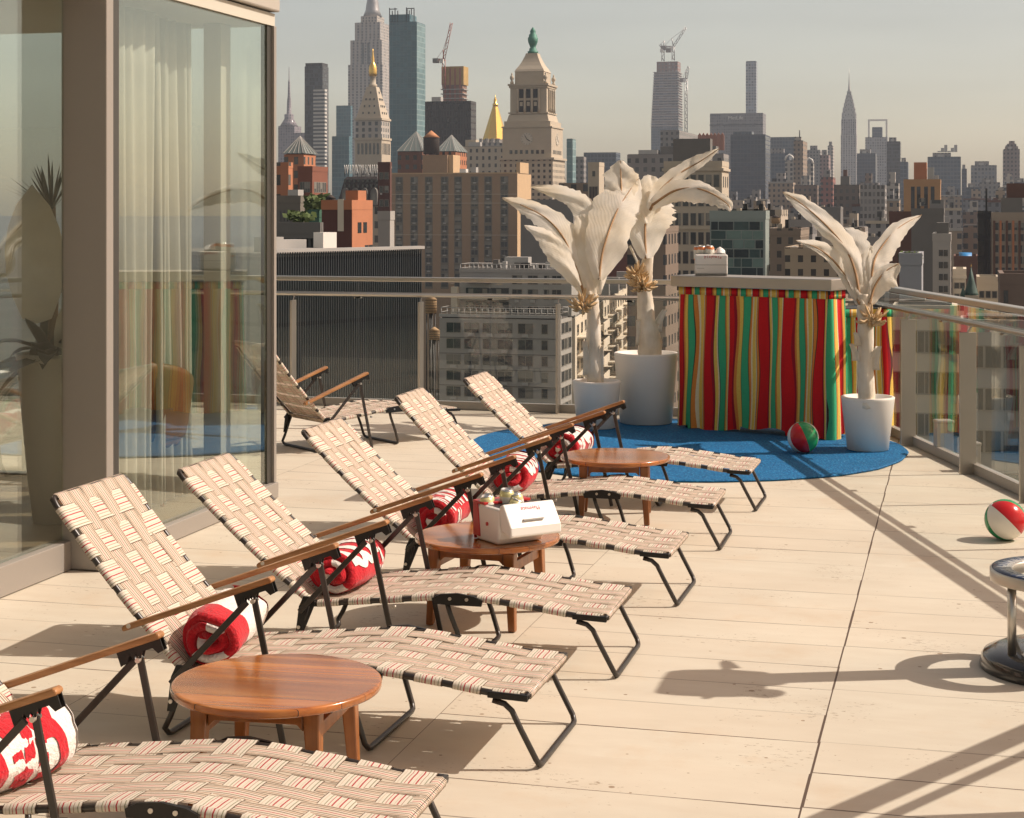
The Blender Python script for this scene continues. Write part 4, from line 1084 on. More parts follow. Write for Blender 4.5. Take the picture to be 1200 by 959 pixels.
# middle: big pot beside the bar
D2 = 14.55; p = ongr(757, 498); p2 = tag(empty('banana_plant', (p.x, p.y, .02)), 'tallest white artificial banana plant, in the largest pot just left of the bar', 'plant', 'white artificial banana plants in pots')
pot(p2, .272, .212, .60)
stem(p2, D2, [(760,424),(761,395),(757,368),(755,340),(757,318),(760,300)], [.105,.095,.072,.062,.06,.04], 7, [(770,376,12,26,9),(766,392,14,22,4),(750,390,10,30,-2)])
leaf(p2, D2, [(757,303),(756,275),(757,252),(761,232),(772,210)], [6,21,18,12,3], [7,24,34,30,10], (-.1,-.16,-.1,.05), .35, 11)
leaf(p2, D2, [(758,262),(756,240),(760,222),(764,206)], [3,10,16,6], [4,16,14,5], (.05,.12,.16), .3, 12, rib=False)
leaf(p2, D2, [(762,246),(775,222),(797,203),(821,189),(843,174)], [5,11,10,8,0], [5,10,9,7,0], (.0,.05,.02,-.2), .6, 13)
leaf(p2, D2, [(765,240),(790,224),(815,221),(836,228),(853,240),(856,248)], [6,12,10,7,6,0], [6,14,18,13,8,1], (-.02,-.2,-.35,-.4), .7, 14)
leaf(p2, D2, [(728,236),(728,222),(727.5,205),(727,188)], [10,19,20,2], [10,19,20,2], (.1,.12,.1,.06), .25, 15)
leaf(p2, D2, [(757,330),(748,310),(738,288)], [1.5,1.5,1.5], [1.5,1.5,1.5], (0,.1), .2, 16, rib=False, name='petiole')
bunch(p2, 746, 322, D2-.1, 16, 15, 17, 46); bunch(p2, 752, 334, D2-.12, 20, 15, 18, 46)

# left: small pot behind the loungers
D1 = 14.2; p = ongr(699, 504); p1 = tag(empty('banana_plant', (p.x, p.y, .02)), 'white artificial banana plant with the widest spread, in the small pot behind the loungers', 'plant', 'white artificial banana plants in pots')
pot(p1, .203, .150, .395)
stem(p1, D1, [(698,462),(697,430),(696,395),(695,365),(694,340)], [.075,.066,.058,.052,.04], 19, [(688,420,10,40,-3),(703,430,10,50,2),(695,405,12,30,0)])
leaf(p1, D1, [(684,344),(675,314),(661,280),(640,256),(612,241),(588,232)], [4,16,25,15,8,0], [5,24,21,13,9,0], (-.02,-.18,-.25,-.3), .5, 21)
leaf(p1, D1, [(678,336),(660,303),(640,278),(614,264)], [4,17,12,0], [4,10,9,0], (-.1,-.25,-.4), .5, 22, rib=False)
leaf(p1, D1, [(692,336),(692,290),(690,255),(672,234),(648,224),(621,219)], [6,18,18,10,8,0], [6,16,14,12,7,0], (.05,.0,-.1,-.15), .45, 23, rib=False)
leaf(p1, D1, [(702,328),(707,292),(722,250),(735,228),(748,209)], [5,22,30,21,2], [5,26,25,21,2], (-.1,-.22,-.12,.0), .4, 24)
leaf(p1, D1, [(693,345),(690,310),(684,275),(680,252)], [5,11,12,6], [5,14,16,8], (-.12,-.2,-.2), .3, 25, rib=False)
leaf(p1, D1, [(700,345),(705,318),(712,296)], [4,8,2], [4,8,2], (-.1,-.1), .3, 26, rib=False)
bunch(p1, 683, 357, D1-.1, 19, 17, 27, 48)

# ================================================================== THE CITY
FAC = {}
def W_(name, wall, glass=(.03,.035,.04), dx=3.2, dz=3.6, fw=.45, fh=.5, **k): return facade(name, wall, glass, dx, dz, fw, fh, **k)
LIME = (.42,.37,.30); BRICK = (.30,.125,.07); TAN = (.30,.20,.13); DKBR = (.10,.055,.04); GREY = (.22,.215,.21)
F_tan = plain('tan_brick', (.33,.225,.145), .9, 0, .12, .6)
F_slabend = plain('sunlit_tan_brick', (.52,.37,.22), .9, 0, .1, .4)  # lighter copy of the tan brick, with the sunlight put into its colour
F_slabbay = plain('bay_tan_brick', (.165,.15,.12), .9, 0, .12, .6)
F_brick = plain('orange_brick', (.42,.17,.085), .9, 0, .15, .5)
F_brickf = W_('orange_brick_windows', (.42,.17,.085), (.05,.045,.04), 2.6, 3.4, .42, .55)
F_brn = plain('dark_brown_brick', (.115,.055,.038), .9, 0, .15, .5)
F_lime = plain('limestone', (.46,.40,.31), .88, 0, .12, .4)
F_limew = W_('limestone_windows', (.44,.38,.30), (.045,.042,.04), 3.4, 3.9, .36, .5)
F_limefar = W_('far_limestone', (.40,.37,.33), (.06,.07,.08), 4.2, 3.8, .45, .62)
F_esb = W_('banded_limestone', (.40,.375,.345), (.10,.11,.12), 5.6, 3.8, .42, .74)
F_greyw = W_('grey_stone_windows', (.24,.23,.22), (.05,.055,.06), 3.4, 3.6, .45, .52)
F_dkglass = W_('dark_glass_wall', (.055,.06,.065), (.035,.042,.05), 1.6, 3.6, .85, .72)
F_blue = W_('blue_glass_wall', (.09,.115,.145), (.05,.075,.105), 3.2, 3.9, .8, .7, gv=.6)
F_blued = W_('deep_blue_glass', (.05,.065,.09), (.025,.04,.065), 3.0, 3.9, .85, .75, gv=.5)
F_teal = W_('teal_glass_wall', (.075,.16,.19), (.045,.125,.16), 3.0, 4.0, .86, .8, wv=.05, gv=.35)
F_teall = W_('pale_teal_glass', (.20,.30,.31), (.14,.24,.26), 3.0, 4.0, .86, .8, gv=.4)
F_slab = W_('black_slab_wall', (.035,.033,.034), (.02,.02,.023), 1.7, 3.7, .6, .75)
F_white = plain('pale_grey_render', (.36,.345,.32), .85, 0, .1, .5)
F_whitel = plain('cream_render', (.62,.55,.44), .85, 0, .1, .5)
F_dgrey = plain('dark_grey_render', (.15,.145,.135), .9, 0, .15, .3)
F_orgw = W_('orange_tan_windows', (.36,.23,.13), (.06,.055,.05), 2.7, 3.1, .5, .5)
F_balc = W_('white_balcony_bands', (.52,.51,.48), (.07,.08,.09), 40, 3.3, .98, .52)
F_purp = W_('mauve_stone', (.22,.20,.22), (.10,.10,.12), 4, 4, .5, .6)
F_stripe = None
GOLD = plain('gilded_roof', (.80,.52,.14), .35, .85, .1, .3)
VERD = plain('verdigris_copper', (.06,.20,.15), .6, .2, .25, .8)
VERDD = plain('dark_copper', (.035,.075,.062), .65, .1, .25, .8)
STEELF = plain('pale_stainless_crown', (.36,.35,.34), .38, .8, .1, .2)
RUST = plain('red_lead_steel', (.30,.09,.06), .7, .1, .2, .5)
M_TANKW = plain('weathered_tank_wood', (.40,.27,.15), .9, 0, .25, 1.5)
M_TANKD = plain('dark_tank_wood', (.05,.04,.035), .9, 0, .3, 1.5)
M_TANKR = plain('orange_tank_cap', (.48,.22,.10), .8, 0, .2, 1)
M_LETTER = plain('white_sign_letter', (.75,.74,.70), .5, 0, .05, 1)
M_GREENRF = plain('roof_planting', (.08,.12,.03), .8, 0, .5, .9)

def corner_pts(x0, x1, D):
    Y0 = at((x0+x1)/2, HORIZ, D).y
    return onY(x0, HORIZ, Y0), onY(x1, HORIZ, Y0)
def block(name, label, cat, x0, x1, ytop, D, side, mat, D1=None, L=None, parapet=None, roofm=None, group=None, kind=None, base=None, rmat=None):
    """tower whose front shows from x0 to x1 in the photo at distance D, with `side` pixels of its right face"""
    if D1: P0, P1 = at(x0, HORIZ, D), at(x1, HORIZ, D1)
    else: P0, P1 = corner_pts(x0, x1, D)
    P0.z = P1.z = 0
    H = zat(ytop, D)-(GROUND_Z if base is None else base); W = (P1-P0).length; yaw = math.atan2(P1.y-P0.y, P1.x-P0.x)
    if L is None:
        t = min(max(side, 2)/max(1125-x1, 60), .35); L = D*t/(1-t)/.967
        if side <= 0: L = W*.7
    m = MB(); m.box(0, W, 0, L, 0, H)
    o = m.build(name, mat, loc=(P0.x, P0.y, GROUND_Z if base is None else base), rotz=yaw)
    tag(o, label, cat, group, kind)
    if parapet is None: parapet = D < 700
    r = MB(); r.box(.3, W-.3, .3, L-.3, H+.004, H+.18); r.build('roof', roofm or M_ROOFB, o)
    if parapet:
        w = .35; p = MB(); h = 1.0
        p.box(-.05,W+.05,-.05,w,H+.003,H+h); p.box(-.05,W+.05,L-w,L+.05,H+.003,H+h); p.box(-.05,w,w+.003,L-w-.003,H+.003,H+h); p.box(W-w,W+.05,w+.003,L-w-.003,H+.003,H+h)
        p.build('parapet', rmat or mat, o)
    return o, W, L, H
WM = {}
def win_mesh(w, h, style):
    k = (round(w,2), round(h,2), style)
    if k in WM: return WM[k]
    m = MB(); fr = .07; kind_, ac = style
    m.box(-w/2,w/2,-.01,.03,0,h,1)                                     # pane
    m.box(-w/2-fr,-w/2,-.05,.03,-fr,h+fr,0); m.box(w/2,w/2+fr,-.05,.03,-fr,h+fr,0)
    m.box(-w/2+.001,w/2-.001,-.05,.03,-fr,0,0); m.box(-w/2+.001,w/2-.001,-.05,.03,h,h+fr,0)
    if w > 1.0: m.box(-.03,.03,-.035,.02,.001,h-.001,0)
    if kind_ == 1: m.box(-w/2+.03,w/2-.03,-.022,-.012,h*.35,h-.01,2)    # blind part-way down
    if kind_ == 2: m.box(.05,w/2-.03,-.022,-.012,.02,h-.01,2)
    if ac: m.box(-w*.22,w*.22,-.30,-.012,-.50,-.09,3)                         # window unit
    me = m.mesh('window', [M_WFRAME, M_PANE, M_PANE2, M_AC]); WM[k] = me; return me
def windows(o, W, L, face, cols, rows, w, h, seed=0, ac=.25, blind=.4, cap=100, lit=None):
    """individual window parts; cols in metres along the face, rows = sill heights in the block's own z"""
    rn = random.Random(seed); items = []
    for z in rows:
        for c in cols:
            st_ = (rn.choice((1,2)) if rn.random() < blind else 0, rn.random() < ac)
            items.append((c, z, st_))
    for c, z, st_ in items[:cap]:
        q = bpy.data.objects.new('window', win_mesh(w, h, st_)); COL.objects.link(q); q.parent = o
        if face == 'front': q.location = (c, -.012, z)
        else: q.location = (W+.012, c, z); q.rotation_euler = (0,0,R(90))
    if len(items) > cap:
        m = MB()
        for c, z, st_ in items[cap:]:
            if face == 'front': m.box(c-w/2,c+w/2,-.05,.02,z,z+h)
            else: m.box(W-.02,W+.05,c-w/2,c+w/2,z,z+h)
        tag(m.build('window', M_PANE, o), kind='stuff')
def ledges(o, W, L, zs, t=.35, out=.12, mat=None, name='ledge'):
    for z in zs:
        m = MB(); m.box(-out, W+out, -out, -.004, z, z+t); m.box(W+.004, W+out, -.003, L, z, z+t); m.build(name, mat or F_lime, o)
def rbox(o, name, mat, *b): m = MB(); m.box(*b); return m.build(name, mat, o)
def span(a, b, n): return [a+(b-a)*(i+.5)/n for i in range(n)]

# ---- nearest blocks, seen through and over the back railing ----------------------------------------------------
def mat_striped():
    m, nt, b = newmat('ribbed_dark_cladding'); tc = N(nt, 'ShaderNodeTexCoord'); sx = N(nt, 'ShaderNodeSeparateXYZ'); nt.links.new(tc.outputs['Object'], sx.inputs[0])
    n1 = noise(nt, tc.outputs['Object'], .35, 5); n2 = noise(nt, tc.outputs['Object'], .06, 4)
    row = mth(nt, 'LESS_THAN', mth(nt, 'FRACT', mth(nt, 'DIVIDE', sx.outputs[2], 3.4)), .06)
    c = ramp(nt, n2, [(.35, (.060,.080,.095)), (.55, (.10,.12,.13)), (.7, (.19,.185,.17))])
    c = mix(nt, mth(nt, 'MULTIPLY', row, .6), vmul(nt, c, mth(nt, 'MULTIPLY_ADD', n1, .5, .75)), (.02,.02,.022))
    nt.links.new(c, b.inputs['Base Color']); b.inputs['Roughness'].default_value = .25; return m
o, W, L, H = block('ribbed_building', 'dark blue building clad in thin vertical fins just beyond the back railing', 'building', 322, 494, 302, 87, 0, mat_striped(), D1=95, L=14, parapet=False, roofm=M_CONC)
m = MB(); k = 0
while k < W:
    m.box(k, k+.022, -.10, -.003, H-12, H+.25); k += .165
tag(m.build('fin', plain('pale_fin_metal', (.115,.13,.14), .4, .4, .15, .4), o), kind='stuff')
m = MB(); m.box(-.05,W+.05,-.2,.25,H+.26,H+.42); m.build('coping', M_AC, o)
for u, v, a, b_, h in ((2,3,1.2,1.0,.8),(4,5,2.6,1.0,.6),(6.5,3.5,1.0,.8,1.0)): rbox(o, 'roof_unit', M_WHITE if u == 6.5 else M_AC, u,u+a,v,v+b_,H+.183,H+.18+h)

F_apt = F_white
def roof_rail(o, x0, x1, y0, y1, z, h=1.1, n=14, mat=None, r=.05):
    m = MB(); mat = mat or M_AC
    for zz_ in (z+h, z+h*.5): m.tube([(x0,y0,zz_),(x1,y0,zz_),(x1,y1,zz_),(x0,y1,zz_),(x0,y0,zz_)], r, 6)
    for i in range(n+1):
        x = x0+(x1-x0)*i/n; m.tube([(x,y0,z),(x,y0,z+h)], r, 6); m.tube([(x,y1,z),(x,y1,z+h)], r, 6)
    m.build('roof_railing', mat, o)
AD, APS = 240, 240/FPX
o, W, L, H = block('apartment_block', 'pale grey apartment block in two steps with roof railings, seen through the back railing glass', 'building', 515, 657, 374, AD, 13, F_apt, parapet=False)
zz = [H-(y-374)*APS for y in (390.5, 409.3, 428.1, 446.9, 465.7, 484.5)]; X_ = lambda px: (px-515)*APS
windows(o, W, L, 'front', [X_(532.5), X_(554.5), X_(577), X_(595), X_(620)], zz, 2.05, 1.35, 2, .8, .6)
windows(o, W, L, 'front', [X_(643)], zz, .8, 1.3, 7, .0, .2)
windows(o, W, L, 'right', span(.3, L-.3, 3), zz, 1.6, 1.45, 8, 0, .1)
for z in zz: rbox(o, 'floor_band', F_dgrey, -.02, W+.02, -.05, -.004, z-.78, z-.66)
UD = AD+6.5; US = UD/FPX; UH = (374-323)*US; U0 = 1.2; UX = lambda px: U0+(px-525)*US
rbox(o, 'roof_rim', M_AC, -.06, W+.06, -.06, .3, H+.185, H+.6)
roof_rail(o, .2, W-.2, .2, 5.6, H+.2, 1.3, 20)
rbox(o, 'upper_storeys', F_apt, U0, W+.2, 6, L+4, H+.19, H+UH)
rn = random.Random(3); zu = lambda y: H+UH-(y-323)*US
for y, h in ((353.5, 1.35), (369, .9), (336, 1.2)):
    for px, w in ((595, 1.4), (614, 1.4), (630.5, .7), (642.5, 1.3)):
        q = bpy.data.objects.new('window', win_mesh(w, h, (rn.choice((0,1,2)), w > 1 and y > 340 and y < 360))); COL.objects.link(q); q.parent = o; q.location = (UX(px), 5.988, zu(y))
for k, y in enumerate((341, 357)):
    rbox(o, 'balcony_opening', M_PANE, UX(533), UX(585), 5.93, 5.992, zu(y+11), zu(y)); 
    rbox(o, 'balcony_slab', F_whitel, UX(527), UX(586), 4.4, 5.99, zu(y+13), zu(y+11.2)-.02)
    for i in range(3): rbox(o, 'balcony_door', M_PANE2, UX(536+17*i), UX(542+17*i), 5.88, 5.925, zu(y+10.5), zu(y+1))
rbox(o, 'awning', plain('blue_awning', (.02,.04,.16), .6, 0, .1, 1), UX(536), UX(565), 5.0, 5.98, zu(335), zu(333))
rbox(o, 'chimney', F_whitel, .2, 1.15, 5.0, 5.97, H+.19, H+(374-340)*US)
roof_rail(o, U0+.1, W, 6.1, L+3.6, H+UH, 1.2, 24)
rbox(o, 'bulkhead', M_AC, W*.42, W*.62, L+1, L+3, H+UH+.02, H+UH+2.2)
rbox(o, 'parapet', F_white, U0-.05, W+.25, 5.9, 6.3, H+UH+.003, H+UH+.5)
for i in range(16):
    u = rn.uniform(.08, .95); v = rn.uniform(6.8, L+2.5); h = rn.uniform(.5, 1.9); w = rn.uniform(.4, 1.5)
    rbox(o, 'roof_unit', (M_AC, M_BLACK, F_dgrey)[i % 3], W*u, W*u+w, v, v+.8, H+UH+.02, H+UH+h)
for u in (.80,.86,.92): m = MB(); m.tube([(W*u,L+2,H+UH),(W*u,L+2,H+UH+4.2)], .16, 8); m.build('flue', M_BLACK, o)

# sunlit apartment wing with angled balconies, beyond the left white plant
o, W, L, H = block('apartment_block', 'sunlit cream apartment block with stepped white balconies behind the white plants', 'building', 676, 690, 378, 84, 0, F_whitel, L=1, parapet=False)
bpy.data.objects.remove(o.children[0]); 
o.data.clear_geometry()
A_, B_ = at(674, HORIZ, 265), at(746, HORIZ, 400); ev = (B_-A_); ev.z = 0; LW = ev.length; yaw = math.atan2(ev.y, ev.x)
o.location = (A_.x, A_.y, GROUND_Z); o.rotation_euler = (0,0,yaw)
Hc = zat(362, 290)-GROUND_Z; m = MB(); m.box(0, LW, 0, 5, 0, Hc)
me = m.mesh('cream_block', [F_whitel]); me.name = 'cream_block'; o.data = me
rbox(o, 'roof', M_ROOFB, .2, LW-.2, .2, 4.8, Hc+.003, Hc+.2)
rows = [Hc-2.9-2.95*k for k in range(9)]
windows(o, LW, 12, 'front', span(1, LW-1, 22), rows[:4], 2.6, 1.6, 12, .1, .3)
windows(o, LW, 12, 'front', span(1, LW*.5, 9), rows[4:], 2.6, 1.6, 13, .1, .3)
rn = random.Random(6)
for k, z in enumerate(rows[:7]):
    for q in range(7):
        u = 3+q*(LW-6)/7; m = MB(); m.box(u, u+11, -2.6, -.06, z-.55, z-.30); m.box(u, u+11, -2.6, -2.4, z-.298, z+.75); m.build('balcony', F_whitel, o)
m = MB()
for i in range(13): m.box(LW*i/13+.2, LW*i/13+1.6, -.02-.7*(i%2), 3, Hc+.203, Hc+1.2+.9*(i%3))
m.build('roof_terrace', F_white, o)

# water tanks beside the apartment block
def water_tank(px, ytop, ybot, rpx, D, mat, cap, label, legs=4.0, group='rooftop water tanks', z0=None):
    s = D/FPX; c = at(px, ytop, D); zt, zb = zat(ytop, D), zat(ybot, D); r = rpx*s
    root = empty('water_tank', (c.x, c.y, zb-legs)); h = zt-zb; hc = min(h*.3, r*.9)
    m = MB(); m.lathe([(0,legs),(r,legs),(r*.985,legs+(h-hc))], 24, cap=False); m.build('tub', mat, root)
    m = MB(); m.lathe([(r*1.06,legs+h-hc),(r*.5,legs+h-hc*.45),(0.02,legs+h)], 24); m.build('roof_cone', cap, root)
    for z in (.15,.35,.55,.75,.92): MB().lathe([(r*1.012,legs+(h-hc)*z),(r*1.012,legs+(h-hc)*z+.05)], 24, cap=False).build('hoop', M_BLACK, root)
    for a in range(4):
        q = (r*.75*math.cos(a*1.571+.6), r*.75*math.sin(a*1.571+.6)); m = MB(); m.tube([(q[0],q[1],-8),(q[0],q[1],legs)], .09*max(r,1)/1.2, 6); m.build('leg', M_BLACK, root)
    m = MB(); m.lathe([(.12*r,-30),(.12*r,legs)], 8); m.build('riser', M_BLACK, root)
    return tag(root, label, 'water tank', group)
water_tank(505, 345, 367, 7, 200, M_TANKW, M_TANKW, 'tan wooden water tank behind the glass, upper of two left of the pale apartment block', 1.0)
water_tank(509, 383, 398, 6.5, 195, M_TANKW, M_TANKW, 'tan wooden water tank behind the glass, lower of two left of the pale apartment block', 1.0)

# ---- tan apartment slab
SD = 600; SS = SD/FPX
o, W, L, H = block('apartment_slab', 'wide tan brick apartment slab with window units in eight columns, its right end in the sun', 'building', 458, 606, 204, SD, 16, F_tan, parapet=False)
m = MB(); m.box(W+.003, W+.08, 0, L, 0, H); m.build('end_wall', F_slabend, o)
cols = [(x-458)*SS for x in (468.5, 487, 505, 524.5, 541, 561, 577.5, 597)]
rows = [H-2.9-2.83*k for k in range(14)]
rn = random.Random(31); rest = MB()
for k, z in enumerate(rows):
    for i, c in enumerate(cols):
        if k*8+i < 100:
            q = bpy.data.objects.new('window', win_mesh(2.3, 1.75, (rn.choice((0,0,1,2)), rn.random() < .75))); COL.objects.link(q); q.parent = o; q.location = (c, -.012, z)
        else: rest.box(c-1.15, c+1.15, -.05, -.003, z, z+1.75)
tag(rest.build('window', M_PANE, o), kind='stuff')
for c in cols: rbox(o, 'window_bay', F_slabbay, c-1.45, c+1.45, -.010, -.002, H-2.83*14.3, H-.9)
for k in (2.55, 3.65, 7.6): rbox(o, 'band', F_whitel, -.03, W, -.16, -.012, H-2.83*k, H-2.83*k+.12)
rbox(o, 'coping', F_slabend, -.1, W+.12, -.1, .5, H+.003, H+.45)
rbox(o, 'end_tower', F_slabend, W-1.2, W+.15, 3.5, L*.8, H+.2, H+4.0); rbox(o, 'bulkhead', F_tan, W*.20, W*.40, 8, L-2, H+.2, H+7.0); rbox(o, 'bulkhead', F_slabend, W*.401, W*.44, 9, L-2, H+.2, H+7.0)  # lighter second bulkhead is the first one's lit side, put into colour
rbox(o, 'roof_unit', M_WHITE, W*.53, W*.58, 3, 6, H+.2, H+1.8); rbox(o, 'roof_unit', M_AC, W*.62, W*.66, 3, 6, H+.2, H+2.4)
water_tank(505.5, 153, 181, 9.5, 640, M_TANKD, M_TANKR, 'dark water tank with an orange cone cap above the tan apartment slab', 3.0)

# glass pyramids beyond the slab
def pyramid_block(x0, x1, yt, ye, yb, D, label, wall, roofmat):
    o, W, L, H = block('brick_building', label, 'building', x0, x1, ye, D, 14, wall, parapet=False)
    s = D/FPX; h = (ye-yt)*s; m = MB(); L2 = L
    m.loft([[(-.4,-.4,H+.2),(W+.4,-.4,H+.2),(W+.4,L2+.4,H+.2),(-.4,L2+.4,H+.2)], [(W*.48,L2*.48,H+.2+h),(W*.52,L2*.48,H+.2+h),(W*.52,L2*.52,H+.2+h),(W*.48,L2*.52,H+.2+h)]], smooth=False)
    pr = m.build('pyramid_roof', roofmat, o); mm = MB()
    for a in range(5):
        t = a/4; mm.bar((W*t,-.45,H+.3), (W*.5,L2*.49,H+.25+h), .12, .12)
        mm.bar((W+.45,L2*t,H+.3), (W*.51,L2*.5,H+.25+h), .12, .12)
    mm.build('glazing_bar', F_white, pr); return o, W, L, H
M_PYR = plain('greenish_pyramid_glass', (.16,.19,.18), .2, .1, .2, .1)
pyramid_block(466, 495, 154, 178, 0, 660, 'brick tower block topped by a greenish glass pyramid left of the dark water tank', W_('brown_brick_w', (.16,.075,.05)), M_PYR)
pyramid_block(511, 533, 158, 178, 0, 680, 'orange brick tower block with a pyramid roof right of the dark water tank', F_brickf, M_PYR)
o, W, L, H = pyramid_block(333, 356, 160, 181, 0, 420, 'orange brick tower with a glass pyramid roof by the pavilion corner', F_brickf, M_PYR)
o, W, L, H = block('brick_building', 'orange brick apartment house with pale window strips in front of the pyramid roofed one', 'building', 349, 366, 201, 330, 18, plain('deep_red_brick', (.20,.075,.045), .9, 0, .15, .5))
windows(o, W, L, 'right', span(1, L-1, 6), [H-4-3.2*k for k in range(7)], 1.1, 1.9, 41, .1, .4)
windows(o, W, L, 'front', span(.6, W-.6, 2), [H-4-3.2*k for k in range(7)], 1.1, 1.9, 42, .1, .4)
o, W, L, H = block('brick_building', 'orange brick apartment house cut by the pavilion corner, low terraces below it', 'building', 322, 338, 197, 300, 5, F_brickf)
o, W, L, H = block('stone_building', 'low grey stone building with tall pilasters and a white roof box', 'building', 322, 352, 238, 230, 5, plain('dull_grey_stone', (.16,.145,.12), .9, 0, .2, .5))
for c in span(.5, W-.3, 6): rbox(o, 'pilaster', F_dgrey, c-.3, c+.3, -.25, -.003, H-9, H-1)
rbox(o, 'roof_unit', M_AC, W*.4, W*.8, 1, 3, H+.2, H+1.8)
o, W, L, H = block('netted_building', 'house wrapped in green netting beside the orange brick houses', 'building', 358, 374, 255, 215, 6, plain('green_scaffold_net', (.03,.10,.065), .8, 0, .3, .5))
m = MB(); rn = random.Random(3)
for k in range(160):
    c = Vector((rn.uniform(0,W), rn.uniform(0,3), H+.6+rn.uniform(0,2.0))); v = Vector((rn.uniform(-1,1),rn.uniform(-1,1),rn.uniform(-1,1)))*.6; u = v.orthogonal().normalized()*.5
    b = len(m.v); m.v += [c-v,c+u,c+v,c-u]; m.face((b,b+1,b+2,b+3))
m.build('roof_plants', M_GREENRF, o, fix=False)
o, W, L, H = block('black_building', 'low black building with a dark glazed top storey above the finned roof', 'building', 318, 375, 274, 150, 3, F_dgrey)
for c in span(.3, W-.3, 9): rbox(o, 'window', M_PANE, c-.3, c+.3, -.06, -.003, H-2.2, H-.4)
m = MB(); rn = random.Random(9)
for k in range(120):
    c = Vector((W*.45+rn.gauss(0,.6), 1.5+rn.uniform(-.5,.5), H+.5+rn.uniform(0,1.4))); v = Vector((rn.uniform(-1,1),rn.uniform(-1,1),rn.uniform(-1,1)))*.3; u = v.orthogonal().normalized()*.25
    b = len(m.v); m.v += [c-v,c+u,c+v,c-u]; m.face((b,b+1,b+2,b+3))
m.build('roof_plants', M_GREENRF, o, fix=False)
o, W, L, H = block('brick_house', 'dark brick house with a white panel on its wall and a sunlit orange end', 'building', 377, 412, 246, 175, 24, plain('maroon_brick', (.11,.045,.035), .9, 0, .2, .5), rmat=F_brick)
rbox(o, 'wall_panel', F_whitel, W*.54, W*.74, -.06, -.003, H-2.2, H+1.1)
m = MB(); m.box(W+.003, W+.06, 0, L, 0, H-.02); m.build('end_wall', F_brick, o)  # brighter brick than the front: sunlight on this end put into its colour
for z, y in ((H-2.4,L*.35),(H-4.8,L*.7),(H-4.8,L*.9),(H-2.4,L*.62)): rbox(o, 'window', M_PANE, W+.055, W+.09, y-.55, y+.55, z, z+1.1)
rbox(o, 'bulkhead', F_brick, W*.55, W*.97, L*.35, L*.75, H+.2, H+2.0)
water_tank(387.5, 228, 243, 6, 185, M_TANKD, M_TANKD, 'black water tank with a low cone on the dark brick house', .4)
o, W, L, H = block('grey_house', 'plain grey wall between the dark brick house and the tan slab', 'building', 443, 457, 258, 190, 0, F_white, L=1.5)
rbox(o, 'roof_unit', M_WHITE, W*.5, W*.9, .4, 1.0, H+.2, H+.9)

# mansard hotel with a roof sign
M_MANS = plain('dark_slate_mansard', (.050,.040,.040), .7, 0, .3, .5)
o, W, L, H = block('mansard_hotel', 'hotel with a dark arched mansard roof and a white letter sign', 'building', 398, 446, 242, 470, 6, F_limew, parapet=False)
s = 470/FPX; h = 35*s; m = MB()
m.loft([[(-.6,-.6,H+.2),(W+.6,-.6,H+.2),(W+.6,L+.6,H+.2),(-.6,L+.6,H+.2)], [(1.0,1.0,H+h*.9),(W-1,1.0,H+h*.9),(W-1,L-1,H+h*.9),(1,L-1,H+h*.9)], [(1.6,1.6,H+h),(W-1.6,1.6,H+h),(W-1.6,L-1.6,H+h),(1.6,L-1.6,H+h)]], smooth=False)
m.build('mansard_roof', M_MANS, o)
for c in span(.5, W-.3, 4):
    m = MB(); ar = [(c-.95,H+.25)]+[(c+.95*math.cos(a), H+3.4+1.7*math.sin(a)) for a in [math.pi-math.pi*k/8 for k in range(9)]]+[(c+.95,H+.25)]
    m.prism(ar, -.9, 1.2); dm = m.build('dormer', F_dgrey, o)
    MB().box(c-.6,c+.6,-.96,-.905,H+.5,H+3.6).build('window', M_PANE2, dm)
for z in (.62, .80): 
    for c in span(.8, W-.8, 8): rbox(o, 'window', M_PANE, c-.3, c+.3, z*1.3-.5, z*1.3-.2+.4, H+h*z, H+h*z+1.0)
t = text_mesh('W UNION SQUARE', 3.6, .12, 'roof_sign', M_LETTER); t.parent = o; t.location = (W*.52, 1.0, H+h+1.9); t.rotation_euler = (R(90),0,0); t.scale = (.335,1,1)
m = MB()
for i in range(9): m.tube([(1+(W-2)*i/8,1.3,H+h),(1+(W-2)*i/8,1.3,H+h+2.4)], .08, 5)
m.build('sign_frame', M_BLACK, o)
o, W, L, H = block('brick_building', 'dark red brick block between the mansard hotel and the tan slab', 'building', 443, 457, 195, 400, 2, plain('dark_red_brick', (.10,.045,.035), .9, 0, .2, .4))
windows(o, W, L, 'front', span(.2, W-.2, 2), [H-3-3.2*k for k in range(9)], .9, 1.5, 44, .1, .2)

# ---- clock tower with a green lantern
def sq(m, cx, cy, a, z0, z1, b=None, mi=0):
    b = a if b is None else b
    m.loft([[(cx-a,cy-a,z0),(cx+a,cy-a,z0),(cx+a,cy+a,z0),(cx-a,cy+a,z0)],[(cx-b,cy-b,z1),(cx+b,cy-b,z1),(cx+b,cy+b,z1),(cx-b,cy+b,z1)]], mi, smooth=False); return m
D = 720; s = D/FPX; c = at(624.5, HORIZ, D+10.5)
ct = tag(empty('clock_tower', (c.x, c.y, 0)), 'pale stone clock tower with a pillared belfry and a green bronze lantern', 'building')
ct.scale = (1.5, 1.5, 1)
Z = lambda y: zat(y, D)
ctb = sq(MB(), 0, 0, 7.6, GROUND_Z, Z(186)).build('shaft', W_('clock_shaft_w', (.46,.40,.31), (.045,.042,.04), 1.62, 2.45, .42, .5), ct)
m = MB(); sq(m, 0, 0, 8.1, Z(187.5), Z(185)); m.build('cornice', F_lime, ct)
m = MB(); sq(m, 0, 0, 7.1, Z(184.9), Z(150)); sq(m, 0, 0, 6.7, Z(149.9), Z(142)); sq(m, 0, 0, 6.1, Z(141.9), Z(134), 5.6); m.build('clock_stage', F_lime, ct)
